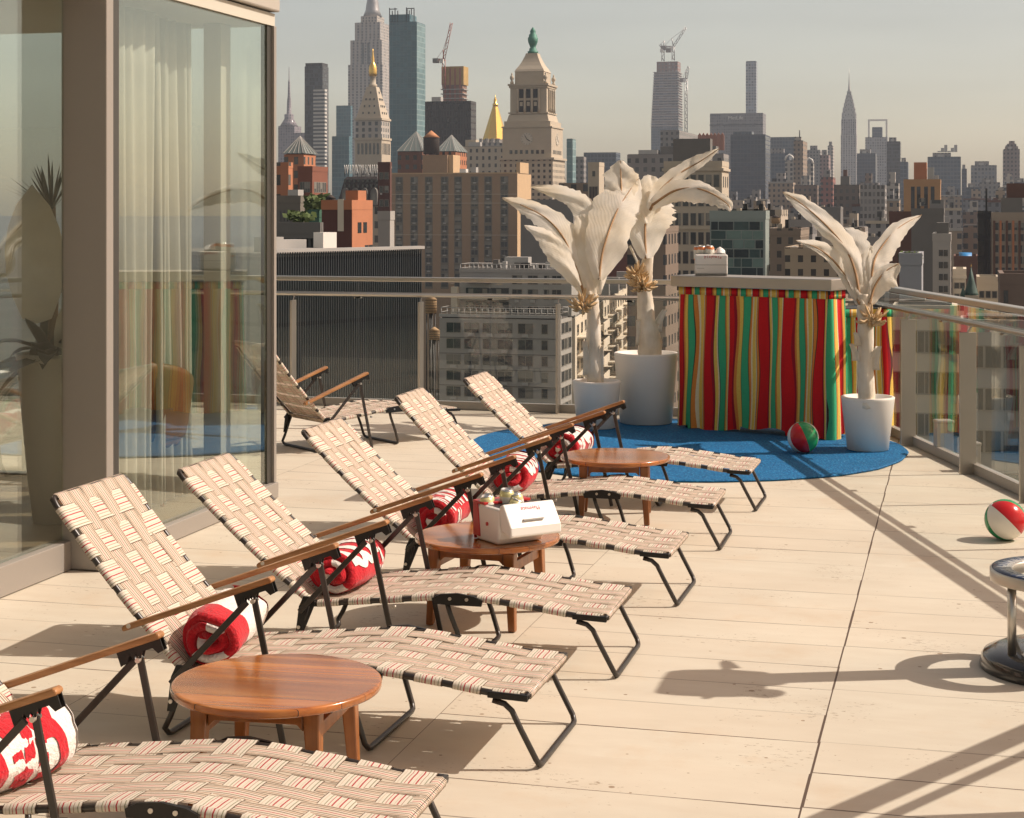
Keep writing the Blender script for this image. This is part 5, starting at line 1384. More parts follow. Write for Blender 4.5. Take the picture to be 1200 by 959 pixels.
m = MB(); sq(m, 0, 0, 7.35, Z(149.8), Z(148.2)); m.build('cornice', F_lime, ct)
for k in range(2):
    rot = R(90*k); e_ = empty('clock', (0,0,Z(163))); e_.parent = ct; e_.rotation_euler = (0,0,rot); e_.scale = (1,1,1.5)
    q = MB().tube([(0,-7.10,0),(0,-7.22,0)], 1.75, 32).build('dial', plain('stone_dial', (.52,.48,.40), .7, 0, .1, 1), e_)
    m = MB(); m.bar((0,-7.26,0),(-.55,-7.26,1.0),.16,.06,0,Vector((0,1,0))); m.bar((0,-7.26,0),(.9,-7.26,-.6),.22,.06,0,Vector((0,1,0))); m.build('hand', M_BLACK, e_)
    m = MB()
    for a in range(12): m.box(1.35,1.62,-7.27,-7.225,-.05,.05, 0, Matrix.Rotation(R(30*a),4,'Y'))
    m.build('hour_mark', M_BLACK, e_)
for k in range(2):
    for c_ in (-4.6,-3.1,-1.6,0,1.6,3.1,4.6):
        q = MB().box(c_-.4,c_+.4,-7.16,-7.105,Z(180.5),Z(176)).build('window', M_PANE, ct); q.rotation_euler = (0,0,R(90*k))
m = MB(); sq(m, 0, 0, 5.3, Z(133.9), Z(100)); m.build('belfry', F_lime, ct)
for k in range(2):
    for c_ in (-2.05,0,2.05):
        m = MB(); m.box(c_-.62,c_+.62,-5.36,-5.305,Z(131),Z(117.5)); m.box(c_-.62,c_+.62,-5.36,-5.305,Z(114.5),Z(104)); q = m.build('belfry_opening', M_BLACK, ct); q.rotation_euler = (0,0,R(90*k))
        q = MB().box(c_-.42,c_+.42,-5.40,-5.365,Z(124),Z(119)).build('belfry_panel', F_lime, ct); q.rotation_euler = (0,0,R(90*k))
    for c_ in (-3.1,-1.02,1.02,3.1):
        q = MB().lathe([(.36,Z(132)),(.30,Z(126)),(.29,Z(106)),(.38,Z(103.5))], 12, c=(c_,-5.55,0)).build('column', F_lime, ct); q.rotation_euler = (0,0,R(90*k))
m = MB(); sq(m, 0, 0, 5.75, Z(133), Z(131.2)); sq(m, 0, 0, 5.9, Z(100), Z(97.8)); sq(m, 0,0,5.6, Z(102.5), Z(100.1)); m.build('cornice', F_lime, ct)
m = MB(); sq(m, 0, 0, 4.2, Z(97.7), Z(83.2)); m.build('attic', F_lime, ct)
m = MB(); sq(m, 0, 0, 4.35, Z(83), Z(80), 4.0)
n_ = 7
pr_ = [(4.0,80),(3.25,75.5),(2.65,71),(2.2,67),(1.85,63.5),(1.65,60.5)]
m.loft([[(-a,-a,Z(y)),(a,-a,Z(y)),(a,a,Z(y)),(-a,a,Z(y))] for a, y in pr_], smooth=False); m.build('pyramid_roof', F_lime, ct)
for sx_ in (-1,1):
    for sy_ in (-1,1): MB().lathe([(.55,Z(97.7)),(.5,Z(95)),(.25,Z(94)),(.62,Z(91)),(.55,Z(88.5)),(.2,Z(87.5)),(.28,Z(86)),(.05,Z(84))], 12, c=(sx_*4.9,sy_*4.9,0)).build('corner_urn', F_lime, ct)
MB().lathe([(1.5,Z(60.4)),(1.55,Z(58)),(1.1,Z(57)),(1.05,Z(54.5)),(.75,Z(53.5)),(1.0,Z(50.5)),(1.35,Z(47)),(1.5,Z(42)),(1.2,Z(40.8)),(1.15,Z(38)),(.75,Z(36.6)),(.85,Z(34)),(.55,Z(31.5)),(.2,Z(29.5)),(0,Z(28.8))], 16).build('lantern', VERD, ct)
# lower wings of the clock tower's block
o, W, L, H = block('stone_office', 'pale stone office wing at the left foot of the green lantern clock tower', 'building', 536, 592, 172, 900, 3, F_limew)
rbox(o, 'roof_unit', M_AC, W*.2, W*.45, 3, 6, H+.2, H+2.5); rbox(o, 'bulkhead', F_lime, 2, W*.3, 8, 14, H+.2, H+4)

# ---- pale stone skyscraper with gold cupola
D = 1050; s = D/FPX; c = at(437, HORIZ, D+9); Z = lambda y: zat(y, D)
gt = tag(empty('cupola_tower', (c.x, c.y, 0)), 'pale stone tower with steep roof and gold cupola, in front of the tallest skyscraper', 'building')
sq(MB(), 0,0,8.9, GROUND_Z, Z(197)).build('shaft', F_limefar, gt)
m = MB(); sq(m,0,0,9.3,Z(196.9),Z(194.5)); sq(m,0,0,9.2,Z(164),Z(161.5)); sq(m,0,0,8.9,Z(141),Z(138.5)); m.build('cornice', F_lime, gt)
sq(MB(), 0,0,8.7, Z(194.4), Z(164.1)).build('loggia_stage', F_lime, gt)
for k in range(2):
    for c_ in span(-7.6,7.6,6):
        q = MB().box(c_-.75,c_+.75,-8.76,-8.705,Z(181),Z(168)).build('loggia_opening', M_PANE, gt); q.rotation_euler = (0,0,R(90*k))
sq(MB(), 0,0,8.3, Z(161.4), Z(141.1)).build('upper_stage', F_limefar, gt)
sq(MB(), 0,0,8.2, Z(138.4), Z(101), 3.0).build('steep_roof', F_lime, gt)
for k in range(2):
    for i in range(4):
        t = (i+.6)/4.6; a_ = 8.2+(3.0-8.2)*t; z_ = Z(138.4)+(Z(101)-Z(138.4))*t
        for c_ in (-.5,0,.5):
            if i < 3 or c_ == 0: q = MB().box(c_*a_-.4,c_*a_+.4,-a_-.25,-a_+.6,z_,z_+1.3).build('dormer', M_PANE, gt); q.rotation_euler = (0,0,R(90*k))
MB().lathe([(2.7,Z(100.9)),(2.7,Z(98)),(1.9,Z(97.5)),(1.8,Z(89)),(2.3,Z(88.4))], 12).build('lantern_stage', F_lime, gt)
MB().lathe([(2.3,Z(88.3)),(2.5,Z(85)),(2.6,Z(81)),(2.2,Z(76)),(1.2,Z(72.5)),(.8,Z(71)),(.9,Z(67)),(.5,Z(64)),(.35,Z(59)),(.05,Z(55))], 14).build('gold_cupola', GOLD, gt)

# ---- tallest stone skyscraper
D = 2250; s = D/FPX; Z = lambda y: zat(y, D)
o, W, L, H = block('stone_skyscraper', 'tallest grey limestone skyscraper stepping up to a mast cut by the top of the photo', 'building', 408, 448, 76, D, 7, F_esb, L=48, parapet=False)
m = MB(); f_ = lambda a,b,y0,y1,l0,l1: m.box(W*a, W*b, L*l0, L*l1, Z(y0)-GROUND_Z, Z(y1)-GROUND_Z)
f_(.05,.97,75.9,47,.04,.96); m.build('shoulder', F_esb, o); m = MB(); f_(.16,.90,46.9,26,.1,.9); m.build('upper_shaft', F_esb, o)
m = MB(); f_(.30,.78,25.9,18,.2,.8); m.build('crown', F_limefar, o)
c_ = (W*.54, L*.5, -GROUND_Z)
MB().lathe([(13,Z(17.9)),(9.5,Z(10)),(8.2,Z(2)),(6.5,Z(-8)),(3,Z(-16)),(1,Z(-30))], 12, c=c_).build('mast', plain('mast_metal', (.30,.31,.32), .4, .5, .1, .1), o)
for u in (.42,.58): rbox(o, 'recess', M_PANE, W*u-1.5, W*u+1.5, L*.03-0.02, L*.04-.02, Z(75)-GROUND_Z, Z(50)-GROUND_Z)

# ---- glass towers near it
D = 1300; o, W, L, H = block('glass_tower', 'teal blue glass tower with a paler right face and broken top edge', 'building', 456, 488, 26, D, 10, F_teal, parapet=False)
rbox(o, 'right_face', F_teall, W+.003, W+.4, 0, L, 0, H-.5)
Z = lambda y: zat(y, D)-GROUND_Z
rbox(o, 'crown', F_teal, .0, W*.75, 0, L*.8, H+.2, Z(17)); 
for i, u in enumerate((.0,.1,.2,.3,.62,.72)): rbox(o, 'roof_post', M_BLACK, W*u, W*u+.6, 0, .6, H+.2, Z(9+3.5*(i % 2)))
for u in (.55,.7,.8): rbox(o, 'roof_post', M_BLACK, W*u, W*u+.6, L*.3, L*.3+.6, H+.2, Z(9.7))
rbox(o, 'roof_beam', M_BLACK, 0, W*.3, -.3, .3, Z(11), Z(10)); rbox(o, 'roof_beam', M_BLACK, W*.54, W*.83, L*.3-.3, L*.3+.3, Z(9.6), Z(8.6))
D = 1500; o, W, L, H = block('dark_tower', 'slim dark glass tower with a stack of pale balconies on its right', 'building', 357, 378, 78, D, 7, F_dkglass, parapet=False)
o2 = rbox(o, 'balcony_stack', F_balc, W*.62, W*1.26, -6, -.2, 0, (zat(105, D)-GROUND_Z)); rbox(o, 'crown', F_slab, .5, W-.5, .5, L-.5, H+.19, H+3)
block('glass_tower', 'blue green glass tower half hidden between the dark tower and the tallest skyscraper', 'building', 394, 411, 124, 1900, 2, F_teal, parapet=False)
block('glass_building', 'low teal glass building under the half hidden blue green tower', 'building', 389, 409, 160, 1500, 2, F_teal, parapet=False)
# far spire on the left
D = 2500; Z = lambda y: zat(y, D)-GROUND_Z
o, W, L, H = block('spire_tower', 'far mauve tower with a thin tall spire at the left end of the skyline', 'building', 326, 345, 148, D, 8, F_purp, parapet=False)
MB().lathe([(14,H),(10,Z(143)),(7,Z(139)),(7,Z(134)),(3.5,Z(133)),(3.0,Z(118)),(2.0,Z(112)),(1.5,Z(95)),(.7,Z(94)),(.5,Z(78))], 10, c=(W*.5,L*.4,0)).build('spire', F_purp, o)
block('office_block', 'far mauve office block beside the thin spire tower', 'building', 343, 357, 156, 2300, 2, F_purp, parapet=False)

# black slab, tower under construction behind it
D = 1000; o, W, L, H = block('office_slab', 'broad black office slab below the scaffolded tower core', 'building', 498, 552, 119, D, 6, F_slab, parapet=False)
rbox(o, 'roof_unit', M_AC, W*.1, W*.3, 4, 9, H+.2, H+3)
D = 1350; Z = lambda y: zat(y, D)-GROUND_Z
o, W, L, H = block('tower_shell', 'unfinished tower core wrapped in brown and yellow netting', 'building', 519, 542, 100, D, 5, plain('brown_netting', (.22,.13,.09), .85, 0, .35, .12), parapet=False)
rbox(o, 'top_netting', plain('yellow_netting', (.42,.28,.10), .85, 0, .35, .15), -1, W+1, -.5, L+1, H+.2, Z(78))
for u in (.1,.35,.6,.85): rbox(o, 'post', RUST, W*u, W*u+1.2, -1.2, -.55, H-16, Z(80))
for k in range(5): rbox(o, 'floor_edge', M_AC, -1.5, W+1.5, -1.4, L+1.5, H-18+3.6*k, H-17.4+3.6*k)
def crane(label, mx, my0, my1, jx, jy, D, mat, cw=6, cab=True):
    s = D/FPX; a, b = at(mx, my0, D), at(mx, my1, D); j = at(jx, jy, D)
    root = empty('tower_crane', a); q = b-a
    def lattice(p0, p1, w):
        m = MB(); p0, p1 = Vector(p0), Vector(p1); dv = (p1-p0); L = dv.length; dv.normalize(); u = dv.cross(FW).normalized()*w/2; v = FW*w/2; r = w*.11
        for sg in ((1,1),(1,-1),(-1,1),(-1,-1)): m.tube([p0+u*sg[0]+v*sg[1], p1+u*sg[0]+v*sg[1]], r, 5)
        n = max(int(L/(w*1.3)), 2)
        for i in range(n):
            k = p0+dv*(L*i/n); l = p0+dv*(L*(i+1)/n)
            for sg in (1,-1): m.tube([k+u*(1 if i%2 else -1)+v*sg, l-u*(1 if i%2 else -1)+v*sg], r*.8, 4)
        return m
    w = 2.4*D/2000+.6
    lattice((0,0,0), q, w).build('mast', mat, root); lattice(q, j-a, w*.8).build('jib', mat, root)
    dv = (j-b).normalized(); t = q-Vector((dv.x,dv.y,0)).normalized()*cw
    MB().bar(q, t, w, w*.6).build('counter_jib', mat, root); MB().box(t.x-w,t.x+w,t.y-w,t.y+w,t.z-w*1.2,t.z+w*.4).build('counterweight', M_CONC, root)
    m = MB(); pk = q+Vector((0,0,w*3.5))-Vector((dv.x,dv.y,0))*w; m.tube([q,pk],w*.2,5); m.tube([pk, q+(j-b)*.95],w*.06,4); m.tube([pk,t],w*.06,4); m.build('stay', mat, root)
    if cab: MB().box(q.x-w,q.x+w*.2,q.y-w*1.4,q.y-w*.5,q.z-w*1.3,q.z+.2).build('cab', M_WHITE, root)
    return tag(root, label, 'crane')
crane('red crane with a steep jib on the netted unfinished tower core', 520, 105, 70, 529, 27, 1340, RUST)

# gold pyramid
D = 1250; s = D/FPX; Z = lambda y: zat(y, D); c = at(577.5, HORIZ, D+10)
o, W, L, H = block('stone_skyscraper', 'stone building crowned by a steep gold pyramid left of the green lantern clock tower', 'building', 553, 597, 168, D, 4, F_limefar, L=26, parapet=False)
m = MB(); q = Vector((W*.50, 13, 0)); zb, zt = Z(163)-GROUND_Z, Z(124)-GROUND_Z
rb_ = [[(q.x+a*math.cos(k*math.pi/4+.39), q.y+a*math.sin(k*math.pi/4+.39), z) for k in range(8)] for a, z in ((9.8,H+.2),(9.8,zb),(9.4,zb+.01),(2.0,zt))]
m.loft(rb_[:2], smooth=False); m.build('drum', F_limefar, o); m = MB(); m.loft(rb_[2:], smooth=False); m.build('gold_pyramid', GOLD, o)
MB().lathe([(2.0,zt),(2.2,zt+2),(1.3,zt+2.5),(1.2,zt+5),(.4,zt+7),(.1,zt+9)], 10, c=(q.x,q.y,0)).build('lantern', GOLD, o)
for k in range(6): rbox(o, 'turret', F_limefar, W*(k+.2)/6.4, W*(k+.2)/6.4+2, 1, 3, H+.2, H+3.5)

# ---- right of the clock tower
block('glass_tower', 'pale blue green tower close behind the right edge of the green lantern clock tower', 'building', 664, 671, 163, 900, 4, F_teall, parapet=False)
block('office_block', 'grey blue slab low on the horizon above the leaves of the leftmost white plant', 'building', 684, 722, 179, 1500, 5, F_blue, parapet=False)
block('office_block', 'small grey block with rooftop plant just right of the clock tower', 'building', 668, 684, 184, 1100, 3, F_greyw, parapet=False)
o, W, L, H = block('gothic_tower', 'little cream stone tower with tall arched bays behind the white plant leaves', 'building', 689, 702, 195, 420, 6, F_lime)
for c_ in span(.3, W-.3, 3): rbox(o, 'arched_bay', M_PANE, c_-.32, c_+.32, -.07, -.003, H-9.5, H-5)
rbox(o, 'window', M_PANE, W*.4, W*.65, -.07, -.003, H-2.5, H-1.2)
o, W, L, H = block('stone_office', 'low brown stone building either side of the little cream stone tower', 'building', 655, 731, 219, 440, 6, W_('brown_stone_w', (.22,.17,.125)))
o, W, L, H = block('grey_building', 'plain grey wall below the tips of the leftmost white leaves', 'building', 610, 672, 240, 330, 6, plain('mid_grey_render', (.21,.205,.195), .9, 0, .12, .3)); rbox(o, 'flue', M_AC, W*.55, W*.58, 1, 1.3, H+.2, H+3.2); rbox(o, 'flue', M_AC, W*.65, W*.68, 1, 1.3, H+.2, H+3)
o, W, L, H = block('brick_building', 'low dark red block behind the white cooler, left of the bar', 'building', 712, 800, 306, 430, 4, plain('wine_red_brick', (.13,.05,.04), .9, 0, .2, .4), L=24)
rbox(o, 'roof_shed', F_brn, W*.05, W*.95, 6, 14, H+.2, H+2.6)
# construction tower with cranes
D = 2500; Z = lambda y: zat(y, D)-GROUND_Z
o, W, L, H = block('tower_shell', 'dark tapering skyscraper under construction with cranes on top', 'building', 763, 795, 150, D, 4, F_blue, L=40, parapet=False)
m = MB(); m.loft([[(0,0,H+.1),(W,0,H+.1),(W,L,H+.1),(0,L,H+.1)],[(W*.10,3,Z(84)),(W*.96,3,Z(84)),(W*.96,L-3,Z(84)),(W*.10,L-3,Z(84))]], smooth=False); m.build('shaft', W_('deck_edges', (.20,.17,.17), (.06,.07,.10), 6, 5.5, .9, .6), o)
m = MB(); m.box(W*.18,W*.95,6,L-6,Z(83.9),Z(72)); m.build('steel_frame', W_('open_steel', (.24,.15,.13), (.20,.19,.19), 5, 5, .5, .6), o)
for k in range(22): rbox(o, 'floor_edge', M_AC, W*(.10*k/22)-1, W*(1-.04*k/22)+1.5, 3*k/22-.8, L, Z(148-3*k), Z(147.3-3*k))
crane('pale crane with a long raised jib, left of two on the unfinished skyscraper', 777, 72, 58, 773.5, 52, D, STEELF, 8)
crane('pale crane with a diagonal jib, the bigger of two on the unfinished skyscraper', 789, 71, 55, 804, 32, D, STEELF, 14)
crane('slim hoist mast standing along the right side of the unfinished skyscraper', 804, 160, 93, 807, 78, D, STEELF, 5)

o, W, L, H = block('office_block', 'broad grey block below the unfinished skyscraper', 'building', 774, 796, 153, 1100, 25, F_greyw, parapet=False)
o, W, L, H = block('office_block', 'brown topped tower with red sawtooth crown beside the broad grey block', 'building', 797, 823, 177, 950, 19, W_('brown_fins', (.17,.12,.10), (.07,.06,.06), 2.5, 3.6, .5, .8), parapet=False)
for k in range(7):
    x = W*.8+(k)*2.1; m = MB(); m.prism([(x,H+.2),(x+2,H+.2),(x+2,H+8.5),(x+1,H+10),(x,H+8.5)], 0, 1.0); m.build('crown_tooth', plain('red_stone_crown', (.34,.15,.10), .8, 0, .15, .2), o)
o, W, L, H = block('office_block', 'long low grey building with a stepped roof behind the leaves of the tallest white plant', 'building', 735, 848, 181, 700, 6, F_greyw, parapet=False, D1=None)
rbox(o, 'roof_unit', M_AC, W*.1, W*.3, 4, 10, H+.2, H+2); rbox(o, 'bulkhead', F_dgrey, W*.32, W*.9, 6, 14, H+.2, H+3.5)
o, W, L, H = block('stone_office', 'cream stone office with tall windows behind the leaves right of the tallest white plant', 'building', 778, 846, 195, 330, 8, F_lime, parapet=True)
windows(o, W, L, 'front', span(.5, W-.3, 7), [H-4-3.7*k for k in range(9)], 1.0, 2.3, 61, 0, .25)
ledges(o, W, L, [H-.9, H-12.2, H-30], .5, .35)
windows(o, W, L, 'right', span(.5, L-.5, 3), [H-4-3.7*k for k in range(6)], .9, 2.0, 62, 0, .25)
rbox(o, 'bulkhead', F_dgrey, W*.1, W*.75, 4, L-3, H+.2, H+5.5)
# slab with the name high on it
D = 2200; o, W, L, H = block('office_slab', 'wide grey office slab with a white name near its top edge', 'building', 832, 894, 133, D, 3, W_('grey_precast', (.19,.19,.20), (.10,.105,.12), 3, 3.6, .5, .5), L=35, parapet=False)
t = text_mesh('MetLife', 6.5, .4, 'sign', M_LETTER); t.parent = o; t.location = (W*.49, -.6, H-6.0); t.rotation_euler = (R(90),0,0)
m = MB(); m.box(-.5, W+.5, -.9, -.02, H-15.5, H-14.2); m.build('band', F_slab, o)
D = 3000; o, W, L, H = block('slender_tower', 'very slender blue grey square tower rising behind the named slab', 'building', 874, 886, 73, D, 2, W_('white_grid_tower', (.24,.27,.30), (.10,.13,.17), 5, 5, .68, .68), L=20, parapet=False)
rbox(o, 'top_storey', F_blued, .5, W-.5, .5, L-.5, H+.2, H+2)
o, W, L, H = block('glass_tower', 'deep blue glass tower in front of the named slab', 'building', 856, 897, 158, 1500, 3, F_blued, L=40, parapet=False); rbox(o, 'crown', F_blue, 2, W*.6, 3, 20, H+.2, H+3)
block('glass_tower', 'pale grey blue tower right of the deep blue glass one', 'building', 890, 936, 161, 1900, 2, F_blue, L=40, parapet=False)
o, W, L, H = block('brown_tower', 'slim brown stone tower with a bright sunlit edge and an aerial', 'building', 930, 941, 165, 1300, 5, W_('brown_tower_w', (.26,.20,.15)), parapet=False)
MB().tube([(W*.6,3,H),(W*.6,3,H+8)], .4, 6).build('aerial', M_BLACK, o); rbox(o, 'crown', F_limefar, W*.1, W*.8, 1, 6, H+.2, H+3)
o, W, L, H = block('arch_top_tower', 'tower with a white rounded top left of the slim brown stone tower', 'building', 920, 930, 188, 1400, 2, F_limefar, L=10, parapet=False)
m = MB(); m.tube([(0,-.3,H),(W*.15,-.3,H+3),(W*.5,-.3,H+4.5),(W*.85,-.3,H+3),(W,-.3,H)], .8, 8); m.build('arch', M_WHITE, o)
o, W, L, H = block('arch_top_tower', 'tower with a white rounded top right of the slim brown stone tower', 'building', 944, 953, 192, 1400, 2, F_limefar, L=10, parapet=False)
m = MB(); m.tube([(0,-.3,H),(W*.15,-.3,H+3),(W*.5,-.3,H+4.5),(W*.85,-.3,H+3),(W,-.3,H)], .8, 8); m.build('arch', M_WHITE, o)
for a in ((897,925,180,1700,3,F_blue,'blue grey office tower just right of the deep blue glass tower'), (946,961,176,1900,2,F_greyw,'grey tower with a flat top left of the pink stone tower'), (961,971,182,1600,3,W_('pink_stone', (.28,.20,.19)),'pink grey stone tower left of the pointed steel spire'),
          (970,976,171,2000,3,F_limefar,'thin pale tower with a small crown left of the pointed steel spire'), (962,976,208,1100,2,W_('red_far', (.26,.11,.09)),'dull red block below the pink grey stone tower')):
    o, W, L, H = block('office_tower', a[6], 'building', a[0], a[1], a[2], a[3], a[4], a[5], L=25, parapet=False)
    rbox(o, 'bulkhead', F_greyw, W*.2, W*.75, 3, 12, H+.2, H+5)

# pointed steel-crowned skyscraper
D = 2700; s = D/FPX; Z = lambda y: zat(y, D); c = at(995, HORIZ, D+12)
sp = tag(empty('spire_skyscraper', (c.x, c.y, 0)), 'art deco skyscraper with a tapering steel crown and needle spire', 'building')
sq(MB(), 0,0,12.2, GROUND_Z, Z(158)).build('shaft', W_('white_brick_bands', (.36,.35,.34), (.13,.13,.14), 4.0, 3.7, .45, .7), sp)
sq(MB(), 0,0,11.6, Z(157.9), Z(140)).build('upper_shaft', W_('white_brick_bands2', (.34,.33,.33), (.11,.11,.12), 3.4, 3.7, .45, .8), sp)
def arcs(m, a0, z0, a1, z1):
    n = 10; r_ = []
    for k in range(n+1):
        t = k/n; a = a0+(a1-a0)*t; r_.append([(-a,-a,z0+(z1-z0)*t),(a,-a,z0+(z1-z0)*t),(a,a,z0+(z1-z0)*t),(-a,a,z0+(z1-z0)*t)])
    m.loft(r_, smooth=False)
for k, (a, y) in enumerate(((11.2,140),(9.6,133.5),(8.0,127.5),(6.4,122),(4.9,117),(3.4,112.5))):
    nx = ((9.6,133.5),(8.0,127.5),(6.4,122),(4.9,117),(3.4,112.5),(2.4,108))[k]
    m = MB(); 
    for rot in range(2):
        M = Matrix.Rotation(R(90*rot), 4, 'Z')
        arc = [(-a,Z(y))]+[(a*math.cos(q_), Z(y)+(Z(nx[1])-Z(y))*1.35*math.sin(q_)) for q_ in [math.pi-math.pi*i/12 for i in range(13)]]+[(a,Z(y))]
        m.prism(arc[1:-1], -a*.98, a*.98, 'y', 0, M)
    m.build('crown_arch', STEELF, sp)
    for rot in range(2):
        m = MB(); M = Matrix.Rotation(R(90*rot), 4, 'Z')
        for i in range(5):
            q_ = math.pi*(i+.5)/5; x = a*.72*math.cos(q_); z = Z(y)+(Z(nx[1])-Z(y))*1.0*math.sin(q_)*.8; m.prism([(x-.7,z),(x+.7,z),(x,z+2.6)], -a*.98-.2, -a*.98-.02, 'y', 0, M)
        m.build('triangular_window', M_PANE, sp)
MB().lathe([(2.6,Z(110)),(1.7,Z(104)),(1.0,Z(98)),(.5,Z(90)),(.1,Z(79))], 10).build('needle', STEELF, sp)

# towers right of it
D = 2300; o, W, L, H = block('frame_top_tower', 'tower with an open white frame standing above its roof', 'building', 1014, 1040, 161, D, 2, W_('pale_precast', (.34,.34,.34), (.16,.17,.19), 3.2, 3.7, .5, .6), L=24, parapet=False)
Z = lambda y: zat(y, D)-GROUND_Z
m = MB(); m.prism([(W*.12,H+.2),(W*.20,H+.2),(W*.20,Z(142)),(W*.92,Z(142)),(W*.92,H+.2),(W,H+.2),(W,Z(140)),(W*.12,Z(140))], 0, 2); m.build('roof_frame', M_WHITE, o)
rbox(o, 'core', F_blue, W*.30, W*.76, 4, 18, H+.2, Z(149))
TW = [(1004,1026,180,1900,3,F_blued,30,'dark blue tower with a bright vertical edge right of the needle spire'), (1039,1055,166,1700,2,F_dkglass,25,'dark flat topped tower right of the white roof frame'),
      (1055,1064,190,1600,2,F_blue,25,'lower blue grey tower at the right of the dark flat topped one'), (1087,1126,184,1700,3,F_blue,45,'big blue grey office block with a cluttered roof'),
      (1127,1133,198,1720,2,F_blued,40,'narrow step at the right of the big blue grey office block'), (1138,1168,194,1600,2,W_('hazy_grid', (.22,.225,.23), (.11,.13,.16), 3.2, 3.7, .6, .6),30,'hazy grey tower with a rough top between two gaps of sky'),
      (1176,1195,175,1500,6,W_('mauve_brown', (.22,.18,.17)),25,'mauve brown stepped tower near the right edge'), (1186,1206,214,1200,2,F_blued,25,'dark blue block in front of the mauve stepped tower'),
      (1176,1190,216,1150,2,F_limefar,25,'pale stone block below the mauve stepped tower'), (1148,1172,214,1300,2,F_greyw,25,'grey tower standing in front of the hazy rough topped one'), (1132,1148,220,1250,2,F_blue,25,'blue grey block left of the black slab')]
for a in TW:
    o, W, L, H = block('office_tower', a[7], 'building', a[0], a[1], a[2], a[3], a[4], a[5], L=a[6], parapet=False)
    rbox(o, 'bulkhead', F_greyw, W*.15, W*.7, 4, a[6]*.6, H+.2, H+a[3]*.0025); rbox(o, 'roof_unit', M_AC, W*.3, W*.5, 1, 3.5, H+.2, H+a[3]*.0015)
    if a[0] == 1004: rbox(o, 'edge_pier', M_WHITE, W, W+1.6, -.5, 1.5, 0, H-3)
    if a[0] == 1087:
        for k in range(6): rbox(o, 'roof_unit', M_AC, W*(.3+.1*k), W*(.3+.1*k)+3, 3, 8, H+5, H+6+3*(k%3))
    if a[0] == 1176:
        for k in range(3): rbox(o, 'step', a[5], W*(.12+.12*k), W*(.9-.1*k), 2+2*k, 20-2*k, H+.2+2.4*k, H+.2+2.4*(k+1))

# ---- middle distance on the right
o, W, L, H = block('stepped_building', 'dark brown block with stepped water-tank roof in front of the needle spire skyscraper', 'building', 977, 1007, 219, 800, 3, W_('umber_windows', (.14,.115,.095), (.05,.05,.05), 2.8, 3.4, .5, .5), L=20, parapet=True)
rbox(o, 'bulkhead', F_dgrey, W*.25, W*.6, 3, 9, H+.2, H+5); rbox(o, 'bulkhead', F_brn, W*.35, W*.5, 4, 7, H+5.01, H+8)
o, W, L, H = block('grid_building', 'grey office block with a fine window grid below the needle spire skyscraper', 'building', 1008, 1037, 220, 700, 2, W_('fine_grid', (.27,.26,.25), (.09,.09,.09), 1.7, 3.0, .6, .6), L=18, parapet=True)
o, W, L, H = block('stone_tower', 'pale grey stone tower just right of the grey grid block', 'building', 1039, 1053, 215, 900, 2, F_limefar, L=16)
rbox(o, 'step', F_limefar, W*.2, W*.7, 2, 10, H+.2, H+6)
D = 420; o, W, L, H = block('striped_tower', 'orange tan apartment tower with dark recessed bays and a boxy penthouse', 'building', 1059, 1102, 215, D, 6, plain('orange_tan_brick', (.40,.24,.125), .9, 0, .1, .5), L=14)
for u in (.20,.36,.56,.74): rbox(o, 'recessed_bay', F_dkglass, W*u, W*(u+.10), -.05, -.003, H-14, H-.8)
for k in range(5): rbox(o, 'balcony', F_limefar, W*.44, W*.56, -1.0, -.06, H-5.6-2.9*k, H-4.7-2.9*k)
rbox(o, 'penthouse', F_brick, W*.27, W*.62, 3, 9, H+.2, zat(190, D)-GROUND_Z); rbox(o, 'roof_tank', STEELF, W*.66, W*.82, 3, 6, H+.2, H+4); rbox(o, 'roof_unit', M_AC, W*.84, W*.95, 2, 4, H+.2, H+2)
windows(o, W, L, 'front', [W*.47,W*.53], [H-5-2.9*k for k in range(4)], .8, 1.3, 77, 0, .3)
o, W, L, H = block('blank_slab', 'big blank dark grey wall in front of the orange tan tower', 'building', 1068, 1106, 251, 300, 9, F_dgrey, L=16)
rbox(o, 'bulkhead', F_greyw, W*.55, W*1.0, 4, 10, H+.2, H+2.5)
o, W, L, H = block('dark_building', 'dark block left of the blank grey wall, behind the rightmost white leaves', 'building', 1042, 1070, 254, 330, 3, F_brn, L=14)
o, W, L, H = block('concrete_building', 'stepped grey concrete block with dark open balconies right of the blank wall', 'building', 1093, 1114, 283, 220, 4, F_white, L=12)
for k in range(5):
    for u in (.35, .62): rbox(o, 'open_balcony', M_PANE, W*u, W*(u+.22), -.06, -.003, H-1.9-1.55*k, H-1.1-1.55*k)
rbox(o, 'bulkhead', F_dgrey, W*.2, W*.9, 2, 7, H+.2, H+2.4); rbox(o, 'roof_unit', M_AC, W*.1, W*.2, 1, 2, H+.2, H+1.2)
o, W, L, H = block('grey_shed', 'plain pale grey box house with plants on its roof, above the railing corner', 'building', 1054, 1080, 311, 140, 2, plain('blue_grey_render', (.30,.31,.33), .85, 0, .08, .5), L=6)
m = MB(); rn = random.Random(19)
for k in range(110):
    c = Vector((rn.uniform(0,W), rn.uniform(.5,2.5), H+.3+rn.uniform(0,.7))); v = Vector((rn.uniform(-1,1),rn.uniform(-1,1),rn.uniform(-1,1)))*.22; u = v.orthogonal().normalized()*.2
    b = len(m.v); m.v += [c-v,c+u,c+v,c-u]; m.face((b,b+1,b+2,b+3))
m.build('roof_plants', M_GREENRF, o, fix=False)
o, W, L, H = block('tarped_building', 'low brown building with a blue tarpaulin on its roof', 'building', 1118, 1146, 305, 420, 1, F_brn, L=20)
